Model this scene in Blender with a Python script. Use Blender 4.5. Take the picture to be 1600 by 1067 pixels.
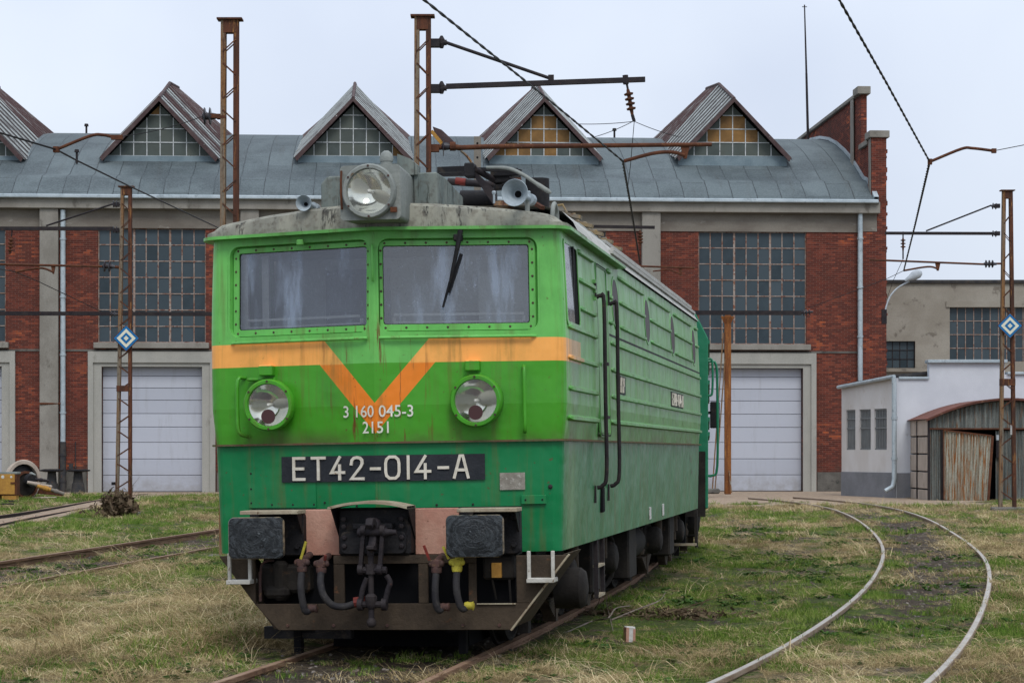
import bpy, bmesh, math, random
import numpy as np
from mathutils import Vector, Matrix, Euler
random.seed(7); RNG = np.random.default_rng(11)
scene = bpy.context.scene; COL = scene.collection
for o in list(bpy.data.objects): bpy.data.objects.remove(o)
rad = math.radians
# ------------------------------------------------------------------ camera, sky, sun
F, HY, CZ = 3300.0, 705.0, 1.72          # focal length in photo pixels, horizon row, eye height
cam = bpy.data.cameras.new('camera'); cam.lens = 36*F/1600; cam.sensor_width = 36
cam.shift_y = (HY-533.5)/1600; cam.clip_start = .3; cam.clip_end = 6000
cam_o = bpy.data.objects.new('camera', cam); COL.objects.link(cam_o)
cam_o.location = (0, 0, CZ); cam_o.rotation_euler = (rad(90), 0, 0); scene.camera = cam_o

SUN_EL, SUN_AZ = 52, 168                  # overcast: a broad soft brightness high behind the camera
world = bpy.data.worlds.new('World'); scene.world = world; world.use_nodes = True
nt = world.node_tree; nt.nodes.clear()
def wn(t, **k):
    n = nt.nodes.new(t)
    for a, b in k.items(): setattr(n, a, b)
    return n
sky = wn('ShaderNodeTexSky', sky_type='NISHITA', sun_disc=False)
sky.sun_elevation = rad(SUN_EL); sky.sun_rotation = rad(SUN_AZ); sky.dust_density = 2
b1 = wn('ShaderNodeBackground'); b1.inputs[1].default_value = .09
nt.links.new(sky.outputs[0], b1.inputs[0])
tc = wn('ShaderNodeTexCoord'); sep = wn('ShaderNodeSeparateXYZ'); nt.links.new(tc.outputs['Generated'], sep.inputs[0])
no = wn('ShaderNodeTexNoise'); no.inputs['Scale'].default_value = 3.4; no.inputs['Detail'].default_value = 5; no.inputs['Roughness'].default_value = .45
nt.links.new(tc.outputs['Generated'], no.inputs['Vector'])
rp = wn('ShaderNodeValToRGB'); rp.color_ramp.elements[0].position = .34; rp.color_ramp.elements[1].position = .64
rp.color_ramp.elements[0].color = (.615, .685, .83, 1); rp.color_ramp.elements[1].color = (.80, .87, .98, 1)
nt.links.new(no.outputs[0], rp.inputs[0])
mr = wn('ShaderNodeMapRange'); mr.inputs[1].default_value = .0; mr.inputs[2].default_value = 1; mr.inputs[3].default_value = .98; mr.inputs[4].default_value = 1.9
nt.links.new(sep.outputs[2], mr.inputs[0])
b2 = wn('ShaderNodeBackground'); nt.links.new(rp.outputs[0], b2.inputs[0]); nt.links.new(mr.outputs[0], b2.inputs[1])
mx = wn('ShaderNodeMixShader'); mx.inputs[0].default_value = .9
nt.links.new(b1.outputs[0], mx.inputs[1]); nt.links.new(b2.outputs[0], mx.inputs[2])
wo = wn('ShaderNodeOutputWorld'); nt.links.new(mx.outputs[0], wo.inputs[0])
sl = bpy.data.lights.new('sun', 'SUN'); sl.energy = 1.7; sl.angle = rad(22); sl.color = (1, .965, .91)
so = bpy.data.objects.new('sun', sl); COL.objects.link(so)
az, el = rad(SUN_AZ), rad(SUN_EL)
sdir = Vector((math.sin(az)*math.cos(el), math.cos(az)*math.cos(el), math.sin(el)))
so.rotation_euler = sdir.to_track_quat('Z', 'Y').to_euler(); so.location = (-8, -10, 30)
scene.view_settings.view_transform = 'Standard'; scene.view_settings.look = 'None'
scene.view_settings.exposure = 0; scene.view_settings.gamma = 1; scene.view_settings.use_curve_mapping = False
scene.render.resolution_x = 1024; scene.render.resolution_y = 682
scene.cycles.max_bounces = 6; scene.cycles.transparent_max_bounces = 12

# ------------------------------------------------------------------ placement helpers
def A(px, py, Y):                          # a point of the photo at distance Y
    return Vector(((px-800)/F*Y, Y, CZ+(HY-py)/F*Y))
def G(px, py, z=0.0):                      # a point of the photo on a horizontal plane
    Y = (CZ-z)*F/(py-HY); return Vector(((px-800)/F*Y, Y, z))
class Frame:
    def __init__(s, loc, yaw=0, roll=0):
        s.loc = Vector(loc); s.rot = (0, roll, yaw); s.R = Euler(s.rot).to_matrix(); s.Ri = s.R.transposed()
    def ray(s, px, py):
        return s.Ri @ (Vector((0, 0, CZ))-s.loc), s.Ri @ Vector(((px-800)/F, 1, (HY-py)/F))
    def y(s, px, py, v):                   # local point on the plane y = v
        o, d = s.ray(px, py); return o+d*((v-o.y)/d.y)
    def x(s, px, py, u):
        o, d = s.ray(px, py); return o+d*((u-o.x)/d.x)

# ------------------------------------------------------------------ mesh helpers
class MB:
    def __init__(s): s.v = []; s.f = []
    def add(s, vs, fs):
        n = len(s.v); s.v += [tuple(v) for v in vs]; s.f += [tuple(i+n for i in f) for f in fs]; return s
    def box(s, a, b, M=None):
        (x0, y0, z0), (x1, y1, z1) = a, b
        x0, x1 = min(x0, x1), max(x0, x1); y0, y1 = min(y0, y1), max(y0, y1); z0, z1 = min(z0, z1), max(z0, z1)
        vs = [Vector(p) for p in ((x0,y0,z0),(x1,y0,z0),(x1,y1,z0),(x0,y1,z0),(x0,y0,z1),(x1,y0,z1),(x1,y1,z1),(x0,y1,z1))]
        if M is not None: vs = [M @ v for v in vs]
        return s.add(vs, [(0,3,2,1),(4,5,6,7),(0,1,5,4),(1,2,6,5),(2,3,7,6),(3,0,4,7)])
    def cb(s, c, d, M=None):               # box by centre and size
        if M is not None: return s.box([-k/2 for k in d], [k/2 for k in d], Matrix.Translation(c) @ M.to_4x4())
        return s.box([c[i]-d[i]/2 for i in range(3)], [c[i]+d[i]/2 for i in range(3)])
    def cyl(s, p, q, r, r2=None, n=12, caps=True):
        p, q = Vector(p), Vector(q); r2 = r if r2 is None else r2
        M = (q-p).to_track_quat('Z', 'Y').to_matrix(); vs = []
        for c, k in ((p, r), (q, r2)):
            for i in range(n):
                t = 2*math.pi*i/n; vs.append(c+M @ Vector((k*math.cos(t), k*math.sin(t), 0)))
        fs = [(i, (i+1) % n, n+(i+1) % n, n+i) for i in range(n)]
        if caps: fs += [tuple(range(n-1, -1, -1)), tuple(range(n, 2*n))]
        return s.add(vs, fs)
    def lathe(s, p, axis, prof, n=24):     # prof: (distance along axis, radius)
        p = Vector(p); M = Vector(axis).to_track_quat('Z', 'Y').to_matrix(); vs = []
        for h, k in prof:
            for i in range(n):
                t = 2*math.pi*i/n; vs.append(p+M @ Vector((k*math.cos(t), k*math.sin(t), h)))
        fs = []
        for j in range(len(prof)-1):
            fs += [(j*n+i, j*n+(i+1) % n, (j+1)*n+(i+1) % n, (j+1)*n+i) for i in range(n)]
        fs.append(tuple(range(n-1, -1, -1))); m = (len(prof)-1)*n; fs.append(tuple(range(m, m+n)))
        return s.add(vs, fs)
    def tube(s, pts, r, n=8, close=True):
        pts = [Vector(p) for p in pts]; vs = []; up = None
        for i, p in enumerate(pts):
            d = (pts[min(i+1, len(pts)-1)]-pts[max(i-1, 0)]).normalized()
            if up is None: up = d.orthogonal().normalized()
            up = (up-d*up.dot(d)).normalized(); w = d.cross(up)
            k = r[i] if isinstance(r, (list, tuple)) else r
            for j in range(n):
                t = 2*math.pi*j/n; vs.append(p+up*math.cos(t)*k+w*math.sin(t)*k)
        fs = [(i*n+j, i*n+(j+1) % n, (i+1)*n+(j+1) % n, (i+1)*n+j) for i in range(len(pts)-1) for j in range(n)]
        if close: fs += [tuple(range(n-1, -1, -1)), tuple(range((len(pts)-1)*n, len(pts)*n))]
        return s.add(vs, fs)
    def bar(s, p, q, w, h, up=(0, 0, 1)):  # rectangular bar from p to q
        p, q = Vector(p), Vector(q); d = (q-p).normalized(); a = d.cross(Vector(up))
        if a.length < 1e-4: a = d.orthogonal()
        a.normalize(); b = a.cross(d); vs = []
        for c in (p, q):
            for i, j in ((-1,-1),(1,-1),(1,1),(-1,1)): vs.append(c+a*w/2*i+b*h/2*j)
        return s.add(vs, [(0,1,2,3),(7,6,5,4),(0,4,5,1),(1,5,6,2),(2,6,7,3),(3,7,4,0)])
    def prism(s, poly, off):               # 3-D polygon extruded by the vector off
        n = len(poly); off = Vector(off); vs = [Vector(p) for p in poly]+[Vector(p)+off for p in poly]
        return s.add(vs, [tuple(range(n)), tuple(range(2*n-1, n-1, -1))]+[(i, n+i, n+(i+1) % n, (i+1) % n) for i in range(n)])
    def loft(s, loops, closed=True, capa=False, capb=False):
        n = len(loops[0]); vs = [p for l in loops for p in l]; m = n if closed else n-1
        fs = [(j*n+i, j*n+(i+1) % n, (j+1)*n+(i+1) % n, (j+1)*n+i) for j in range(len(loops)-1) for i in range(m)]
        if capa: fs.append(tuple(range(n-1, -1, -1)))
        if capb: fs.append(tuple(range((len(loops)-1)*n, len(loops)*n)))
        return s.add(vs, fs)
    def mesh(s, name, mat, smooth=None, recalc=True):
        me = bpy.data.meshes.new(name); me.from_pydata(s.v, [], s.f)
        if recalc:
            bm = bmesh.new(); bm.from_mesh(me); bmesh.ops.recalc_face_normals(bm, faces=bm.faces)
            bm.to_mesh(me); bm.free()
        if mat: me.materials.append(mat)
        if smooth is not None:
            me.polygons.foreach_set('use_smooth', [True]*len(me.polygons))
            me.set_sharp_from_angle(angle=rad(smooth))
        me.update(); return me
    def build(s, name, mat, parent=None, smooth=None, bevel=0, label=None, loc=None, recalc=True, seg=1, **props):
        o = ob(name, s.mesh(name, mat, smooth, recalc), parent, loc)
        if bevel:
            m = o.modifiers.new('bevel', 'BEVEL'); m.width = bevel; m.segments = seg; m.limit_method = 'ANGLE'; m.angle_limit = rad(40); m.harden_normals = False
        if label: o['label'] = label
        for k, v in props.items(): o[k] = v
        return o
def ob(name, me, parent=None, loc=None, rot=None):
    o = bpy.data.objects.new(name, me); COL.objects.link(o); o.parent = parent
    if loc is not None: o.location = loc
    if rot is not None: o.rotation_euler = rot
    return o
def thing(name, label, cat, loc=(0,0,0), rot=(0,0,0), group=None):
    o = ob(name, None, None, loc, rot); o.empty_display_size = .2; tag(o, label, cat, group); return o
def tag(o, label=None, cat=None, group=None, kind=None):
    if label: o['label'] = label
    if cat: o['category'] = cat
    if group: o['group'] = group
    if kind: o['kind'] = kind
    return o
def smoothpts(pts, k=6):
    pts = [Vector(p) for p in pts]; P = [pts[0]*2-pts[1]]+pts+[pts[-1]*2-pts[-2]]; out = []
    for i in range(1, len(P)-2):
        for j in range(k):
            t = j/k; a, b, c, d = P[i-1:i+3]
            out.append(.5*((2*b)+(c-a)*t+(2*a-5*b+4*c-d)*t*t+(3*b-a-3*c+d)*t**3))
    return out+[pts[-1]]
def rrect(x0, x1, z0, z1, r, n=4):
    out = []
    for cx, cz, a0 in ((x1-r, z1-r, 0), (x0+r, z1-r, 90), (x0+r, z0+r, 180), (x1-r, z0+r, 270)):
        for i in range(n+1):
            t = rad(a0+90*i/n); out.append((cx+r*math.cos(t), cz+r*math.sin(t)))
    return out

# ------------------------------------------------------------------ material helpers
class NT:
    def __init__(s, name):
        s.m = bpy.data.materials.new(name); s.m.use_nodes = True; s.t = s.m.node_tree
        s.b = s.t.nodes['Principled BSDF']; s.out = s.t.nodes['Material Output']; s._oc = None
    def n(s, t, **k):
        x = s.t.nodes.new(t)
        for a, b in k.items(): setattr(x, a, b)
        return x
    def put(s, sock, v):
        if isinstance(v, bpy.types.NodeSocket): s.t.links.new(v, sock)
        elif isinstance(v, (tuple, list)) and sock.type == 'RGBA': sock.default_value = (*v[:3], 1)
        else: sock.default_value = v
    def m2(s, op, a, b=0.0, clamp=False):
        x = s.n('ShaderNodeMath', operation=op, use_clamp=clamp); s.put(x.inputs[0], a); s.put(x.inputs[1], b); return x.outputs[0]
    def mix(s, f, a, b, mode='MIX'):
        x = s.n('ShaderNodeMix', data_type='RGBA', blend_type=mode); s.put(x.inputs[0], f); s.put(x.inputs[6], a); s.put(x.inputs[7], b); return x.outputs[2]
    def ss(s, v, a, b):                    # smooth step of v between a and b
        x = s.n('ShaderNodeMapRange', interpolation_type='SMOOTHSTEP'); s.put(x.inputs[0], v)
        x.inputs[1].default_value = a; x.inputs[2].default_value = b; return x.outputs[0]
    def pos(s, kind='Object', rnd=True, scale=None):
        c = s.n('ShaderNodeTexCoord').outputs['Object'] if kind == 'Object' else s.n('ShaderNodeNewGeometry').outputs['Position']
        if rnd and kind == 'Object':
            oi = s.n('ShaderNodeObjectInfo'); v = s.n('ShaderNodeVectorMath', operation='ADD')
            k = s.m2('MULTIPLY', oi.outputs['Random'], 37.0); s.t.links.new(c, v.inputs[0]); s.t.links.new(k, v.inputs[1]); c = v.outputs[0]
        if scale:
            v = s.n('ShaderNodeVectorMath', operation='MULTIPLY'); s.t.links.new(c, v.inputs[0]); v.inputs[1].default_value = scale; c = v.outputs[0]
        return c
    def noise(s, vec, scale=1, detail=5, rough=.55, a=.35, b=.65):
        x = s.n('ShaderNodeTexNoise'); s.put(x.inputs['Vector'], vec); x.inputs['Scale'].default_value = scale
        x.inputs['Detail'].default_value = detail; x.inputs['Roughness'].default_value = rough
        return s.ss(x.outputs[0], a, b)
    def bump(s, h, strength=.3, dist=.02):
        x = s.n('ShaderNodeBump'); x.inputs['Strength'].default_value = strength; x.inputs['Distance'].default_value = dist
        s.put(x.inputs['Height'], h); s.t.links.new(x.outputs[0], s.b.inputs['Normal'])
    def fin(s, col, rough=.7, metal=0, spec=.5):
        s.put(s.b.inputs['Base Color'], col); s.put(s.b.inputs['Roughness'], rough); s.put(s.b.inputs['Metallic'], metal)
        s.put(s.b.inputs['Specular IOR Level'], spec); return s.m
def weathered(name, c1, c2, c3=None, scale=2, rough=.75, stretch=(1,1,1), thr=(.55,.7), metal=0, bump=.2, bscale=30, spec=.14, coord='Object', fine=.25, thr12=(.35,.65)):
    t = NT(name); p = t.pos(coord, scale=stretch); c = t.mix(t.noise(p, scale, 6, .6, *thr12), c1, c2)
    if c3 is not None: c = t.mix(t.noise(p, scale*2.3, 7, .65, *thr), c, c3)
    q = t.pos(coord); f = t.noise(q, bscale, 4, .6, .3, .7)
    c = t.mix(t.m2('MULTIPLY', f, fine), c, tuple(k*.5 for k in c1))
    if bump: t.bump(f, bump, .01)
    return t.fin(c, rough, metal, spec)
# ------------------------------------------------------------------ materials
def sepxyz(t, v):
    s = t.n('ShaderNodeSeparateXYZ'); t.t.links.new(v, s.inputs[0]); return s.outputs
def comb(t, x, y, z=0.0):
    s = t.n('ShaderNodeCombineXYZ'); t.put(s.inputs[0], x); t.put(s.inputs[1], y); t.put(s.inputs[2], z); return s.outputs[0]
def brick_mat():
    t = NT('brick_wall'); p = t.pos('Object', rnd=False); x, y, z = sepxyz(t, p)
    v = comb(t, t.m2('ADD', x, y), z); b = t.n('ShaderNodeTexBrick'); t.put(b.inputs['Vector'], v)
    b.inputs['Scale'].default_value = 1; b.inputs['Brick Width'].default_value = .27; b.inputs['Row Height'].default_value = .083
    b.inputs['Mortar Size'].default_value = .007; b.inputs['Mortar Smooth'].default_value = .3; b.inputs['Bias'].default_value = -.25
    b.inputs['Color1'].default_value = (0, 0, 0, 1); b.inputs['Color2'].default_value = (1, 1, 1, 1); b.inputs['Mortar'].default_value = (.5, .5, .5, 1)
    patch = t.noise(p, .5, 5, .6, .36, .66); small = t.noise(p, 2.1, 5, .6, .35, .68)
    k = t.m2('MULTIPLY', b.outputs[0], t.m2('ADD', .5, patch))
    rp = t.n('ShaderNodeValToRGB'); t.put(rp.inputs[0], k); e = rp.color_ramp.elements
    e[0].position = 0; e[0].color = (.085, .024, .018, 1); e[1].position = 1; e[1].color = (.37, .092, .034, 1)
    for pz, c in ((.25, (.125, .032, .021)), (.5, (.165, .043, .028)), (.8, (.25, .062, .032))):
        el = e.new(pz); el.color = (*c, 1)
    dark = t.noise(comb(t, t.m2('MULTIPLY', x, 3.7), t.m2('MULTIPLY', z, 12.0), y), 1, 2, .5, .64, .7)
    c = t.mix(t.m2('MULTIPLY', dark, .8), rp.outputs[0], (.045, .024, .022))
    c = t.mix(t.m2('MULTIPLY', small, .5), c, (.085, .030, .022)); c = t.mix(t.m2('MULTIPLY', t.noise(comb(t, x, y, t.m2('MULTIPLY', z, .35)), .7, 6, .65, .54, .72), .55), c, (.055, .028, .022))
    c = t.mix(t.m2('MULTIPLY', b.outputs['Fac'], .65), c, (.17, .12, .10))
    low = t.ss(z, 1.6, .2); c = t.mix(t.m2('MULTIPLY', low, t.m2('MULTIPLY', small, .7)), c, (.08, .06, .05))
    t.bump(t.m2('SUBTRACT', 1.0, b.outputs['Fac']), .5, .012)
    return t.fin(c, .9, 0, .1)
def door_mat():
    t = NT('white_door_panel'); p = t.pos('Object', rnd=False); x, y, z = sepxyz(t, p); oi = t.n('ShaderNodeObjectInfo').outputs['Random']
    c = t.mix(oi, (.375,.395,.45), (.43,.45,.505)); s = t.noise(comb(t, t.m2('MULTIPLY', x, 3.5), y, t.m2('MULTIPLY', z, .5)), 1, 6, .65, .52, .75)
    c = t.mix(t.m2('MULTIPLY', s, .35), c, (.27,.27,.28)); lo = t.m2('MULTIPLY', t.ss(z, 1.1, .1), t.noise(p, 2.5, 6, .7, .3, .7)); c = t.mix(t.m2('MULTIPLY', lo, .5), c, (.2,.18,.15))
    sc = t.noise(p, 5, 7, .75, .70, .73); c = t.mix(t.m2('MULTIPLY', sc, .5), c, (.2,.2,.21)); t.bump(t.noise(p, .9, 3, .5, .2, .8), .3, .02); return t.fin(c, .5, 0, .25)
def felt_mat():
    t = NT('roof_felt'); p = t.pos('Object', rnd=False); x, y, z = sepxyz(t, p)
    arc = t.m2('ADD', t.m2('MULTIPLY', y, 1.0), t.m2('MULTIPLY', z, 1.0))
    wob = t.m2('MULTIPLY', t.noise(p, .8, 3, .5, .2, .8), .03)
    b = t.n('ShaderNodeTexBrick'); t.put(b.inputs['Vector'], comb(t, arc, t.m2('ADD', x, wob)))
    b.inputs['Scale'].default_value = 1; b.inputs['Brick Width'].default_value = 4.7; b.inputs['Row Height'].default_value = 1.05; b.offset = .37
    b.inputs['Mortar Size'].default_value = .022; b.inputs['Mortar Smooth'].default_value = .2
    b.inputs['Color1'].default_value = (.080, .100, .106, 1); b.inputs['Color2'].default_value = (.105, .130, .137, 1); b.inputs['Mortar'].default_value = (.028, .034, .038, 1)
    c = t.mix(t.m2('MULTIPLY', t.noise(p, .35, 6, .65, .4, .62), .75), b.outputs[0], (.048, .060, .066))
    s = t.noise(comb(t, t.m2('MULTIPLY', x, 1.6), t.m2('MULTIPLY', y, .15), t.m2('MULTIPLY', z, .15)), 1, 5, .6, .55, .75)
    c = t.mix(t.m2('MULTIPLY', s, .45), c, (.05, .052, .05))
    c = t.mix(t.noise(p, 9, 4, .7, .70, .74), c, (.33, .36, .36)); c = t.mix(t.m2('MULTIPLY', t.noise(p, 14, 3, .5, .35, .7), .25), c, (.19, .22, .23))
    t.bump(t.m2('SUBTRACT', 1.0, b.outputs['Fac']), .6, .02)
    return t.fin(c, .7, 0, .15)
def corrugated_mat(name, paint, rust, thr):
    t = NT(name); p = t.pos('Object', rnd=True, scale=(.55, 3.2, .55)); oi = t.n('ShaderNodeObjectInfo').outputs['Random']
    a = t.noise(p, 1.3, 7, .7, thr-.08, thr+.02); f = t.noise(p, 6, 6, .75, thr-.05, thr+.04)
    c = t.mix(t.m2('MULTIPLY', oi, .5), rust, tuple(k*1.5 for k in rust)); c = t.mix(t.m2('ADD', t.m2('MULTIPLY', a, .55), t.m2('MULTIPLY', f, .45), True), c, paint)
    c = t.mix(t.m2('MULTIPLY', t.noise(p, 25, 3, .6, .4, .7), .3), c, (.05, .035, .03))
    at = t.n('ShaderNodeAttribute', attribute_name='rg'); c = t.mix(t.m2('MULTIPLY', t.ss(at.outputs['Fac'], .72, .30), .95), c, tuple(k*.5 for k in rust))  # trough shade painted into the colour along each corrugation, over the real rust
    return t.fin(c, .75, .0, .12)
def streak_metal(name, c1, c2, c3, f=(5, 5, .6), thr=.55):
    t = NT(name); p = t.pos('Object'); q = t.pos('Object', scale=f)
    c = t.mix(t.noise(q, 1, 6, .65, .38, .62), c1, c2); c = t.mix(t.noise(q, 2.2, 6, .7, thr, thr+.1), c, c3)
    c = t.mix(t.m2('MULTIPLY', t.noise(p, 18, 4, .6, .45, .7), .4), c, (.05, .03, .02))
    return t.fin(c, .8, 0, .12)
def loco_paint(name, second=False):
    t = NT(name); p = t.pos('Object', rnd=False); x, y, z = sepxyz(t, p); ax = t.m2('ABSOLUTE', x)
    lt = (.128, .44, .090); md = (.055, .285, .016); dk = (.002, .165, .050)
    # painted zones of the front: dark skirt, mid green, light green, orange band and chevron
    up = t.m2('GREATER_THAN', z, 2.45); c = t.mix(up, md, lt)
    ch = t.m2('MULTIPLY', ax, 1.18); lo = t.m2('MINIMUM', t.m2('ADD', ch, 1.868), 2.45)
    org = t.m2('MULTIPLY', t.m2('LESS_THAN', z, 2.645), t.m2('MULTIPLY', t.m2('LESS_THAN', z, t.m2('ADD', ch, 2.12)), t.m2('GREATER_THAN', z, lo)))
    org = t.m2('MULTIPLY', org, t.m2('MULTIPLY', t.m2('LESS_THAN', y, .93), t.m2('GREATER_THAN', z, 1.85)))
    n1 = t.noise(p, 1.7, 5, .6)
    c = t.mix(org, c, t.mix(t.ss(z, 2.44, 2.455), (.74, .20, .014), (.86, .38, .085)))
    c = t.mix(t.m2('LESS_THAN', z, 1.80), c, dk)
    # sun-bleached paint of the long side
    fade = t.m2('MULTIPLY', t.ss(y, .02, .55), t.m2('GREATER_THAN', ax, 1.3))
    sf = t.mix(t.m2('LESS_THAN', z, 1.80), (.092, .280, .076), (.036, .158, .068))
    q = comb(t, t.m2('MULTIPLY', x, .5), t.m2('MULTIPLY', y, 3.2), t.m2('MULTIPLY', z, .35))
    st = t.noise(q, 1.5, 6, .6, .42, .66)
    sf = t.mix(t.m2('MULTIPLY', st, .45), sf, t.mix(t.m2('LESS_THAN', z, 1.80), (.20, .36, .15), (.10, .24, .12)))
    st2 = t.noise(q, .55, 5, .6, .54, .66); sf = t.mix(t.m2('MULTIPLY', st2, .45), sf, (.055, .105, .06))
    cr_ = t.ss(y, 1.1, .25); sf = t.mix(t.m2('MULTIPLY', cr_, t.m2('ADD', .25, t.m2('MULTIPLY', st, .5))), sf, (.22, .36, .17))
    sf = t.mix(t.m2('MULTIPLY', org, .8), sf, (.50, .27, .12))
    c = t.mix(t.m2('MULTIPLY', fade, .92), c, sf)
    # vertical run-off streaks, rust tears and grime
    qf = comb(t, t.m2('MULTIPLY', x, 9.0), t.m2('MULTIPLY', y, 9.0), t.m2('MULTIPLY', z, .55))
    rs = t.noise(qf, 1.1, 6, .62, .50, .72); c = t.mix(t.m2('MULTIPLY', rs, .50), c, t.mix(.4, (.16, .105, .03), (.03, .09, .02)))
    rt = t.noise(qf, 2.0, 5, .6, .56, .66); near = t.m2('MULTIPLY', t.m2('ADD', .12, t.ss(ax, .75, .0)), t.ss(z, 2.95, 2.6))
    c = t.mix(t.m2('MULTIPLY', t.m2('MULTIPLY', rt, near), t.m2('GREATER_THAN', z, 1.8)), c, (.13, .038, .010))
    gr = t.noise(p, 3.1, 8, .7, .60, .72); c = t.mix(t.m2('MULTIPLY', gr, .22), c, (.05, .06, .03))
    sp = t.noise(p, 26, 3, .5, .70, .73); c = t.mix(t.m2('MULTIPLY', sp, .6), c, (.10, .035, .015))
    c = t.mix(t.m2('MULTIPLY', t.noise(comb(t, t.m2('MULTIPLY', x, 1.5), t.m2('MULTIPLY', y, 1.5), t.m2('MULTIPLY', z, .7)), 1.2, 7, .68, .48, .72), .38), c, (.035, .13, .03)); ed = t.noise(p, 11, 6, .75, .66, .70); c = t.mix(t.m2('MULTIPLY', ed, .55), c, (.11, .06, .025))
    ld = t.m2('MULTIPLY', t.ss(z, 1.95, 1.80), t.m2('GREATER_THAN', z, 1.80)); c = t.mix(t.m2('MULTIPLY', ld, t.m2('MULTIPLY', n1, .65)), c, (.08, .07, .03))
    ud = t.m2('MULTIPLY', t.ss(z, 3.3, 3.56), n1); c = t.mix(t.m2('MULTIPLY', ud, .35), c, (.05, .07, .03))
    if second: c = (.012, .15, .075)
    t.bump(t.noise(p, 2.0, 3, .5, .1, .9), .55, .03)
    return t.fin(c, t.mix(st, (.33,)*3, (.5,)*3) if not second else .4, 0, .32)
def glass_mat(name, dirt, tint, amount, streaks=True, rough=.04):
    t = NT(name); t.t.nodes.remove(t.b); p = t.pos('Object', rnd=False)
    tr = t.n('ShaderNodeBsdfTransparent'); t.put(tr.inputs[0], tint)
    gl = t.n('ShaderNodeBsdfGlossy'); t.put(gl.inputs[1], rough); t.put(gl.inputs[0], (.95, .96, 1.0))
    df = t.n('ShaderNodeBsdfDiffuse'); t.put(df.inputs[0], dirt)
    fr = t.n('ShaderNodeFresnel'); fr.inputs[0].default_value = 1.7
    m1 = t.n('ShaderNodeMixShader'); t.put(m1.inputs[0], t.m2('ADD', fr.outputs[0], .06)); t.t.links.new(tr.outputs[0], m1.inputs[1]); t.t.links.new(gl.outputs[0], m1.inputs[2])
    x, y, z = sepxyz(t, p)
    s = t.noise(comb(t, t.m2('MULTIPLY', x, 5.0), t.m2('MULTIPLY', y, 5.0), t.m2('MULTIPLY', z, .9)), 1.2, 6, .6, .5, .72)
    s2 = t.noise(p, 2.0, 6, .65, .3, .7); s3 = t.noise(p, 60, 2, .5, .66, .7)
    f = t.m2('ADD', t.m2('MULTIPLY', s, .42 if streaks else .1), t.m2('MULTIPLY', s2, amount)); f = t.m2('ADD', f, t.m2('MULTIPLY', s3, .25), True)
    m2_ = t.n('ShaderNodeMixShader'); t.put(m2_.inputs[0], f); t.t.links.new(m1.outputs[0], m2_.inputs[1]); t.t.links.new(df.outputs[0], m2_.inputs[2])
    t.t.links.new(m2_.outputs[0], t.out.inputs[0]); return t.m
def pane_mat(name, c1, c2, rough=.22, spec=.5):
    t = NT(name); p = t.pos('Object'); oi = t.n('ShaderNodeObjectInfo').outputs['Random']
    c = t.mix(oi, c1, c2); c = t.mix(t.m2('MULTIPLY', t.noise(p, 1.8, 6, .65, .35, .7), .5), c, tuple(k*1.6+.01 for k in c1))
    return t.fin(c, t.m2('ADD', rough, t.m2('MULTIPLY', oi, .15)), 0, spec)
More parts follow.
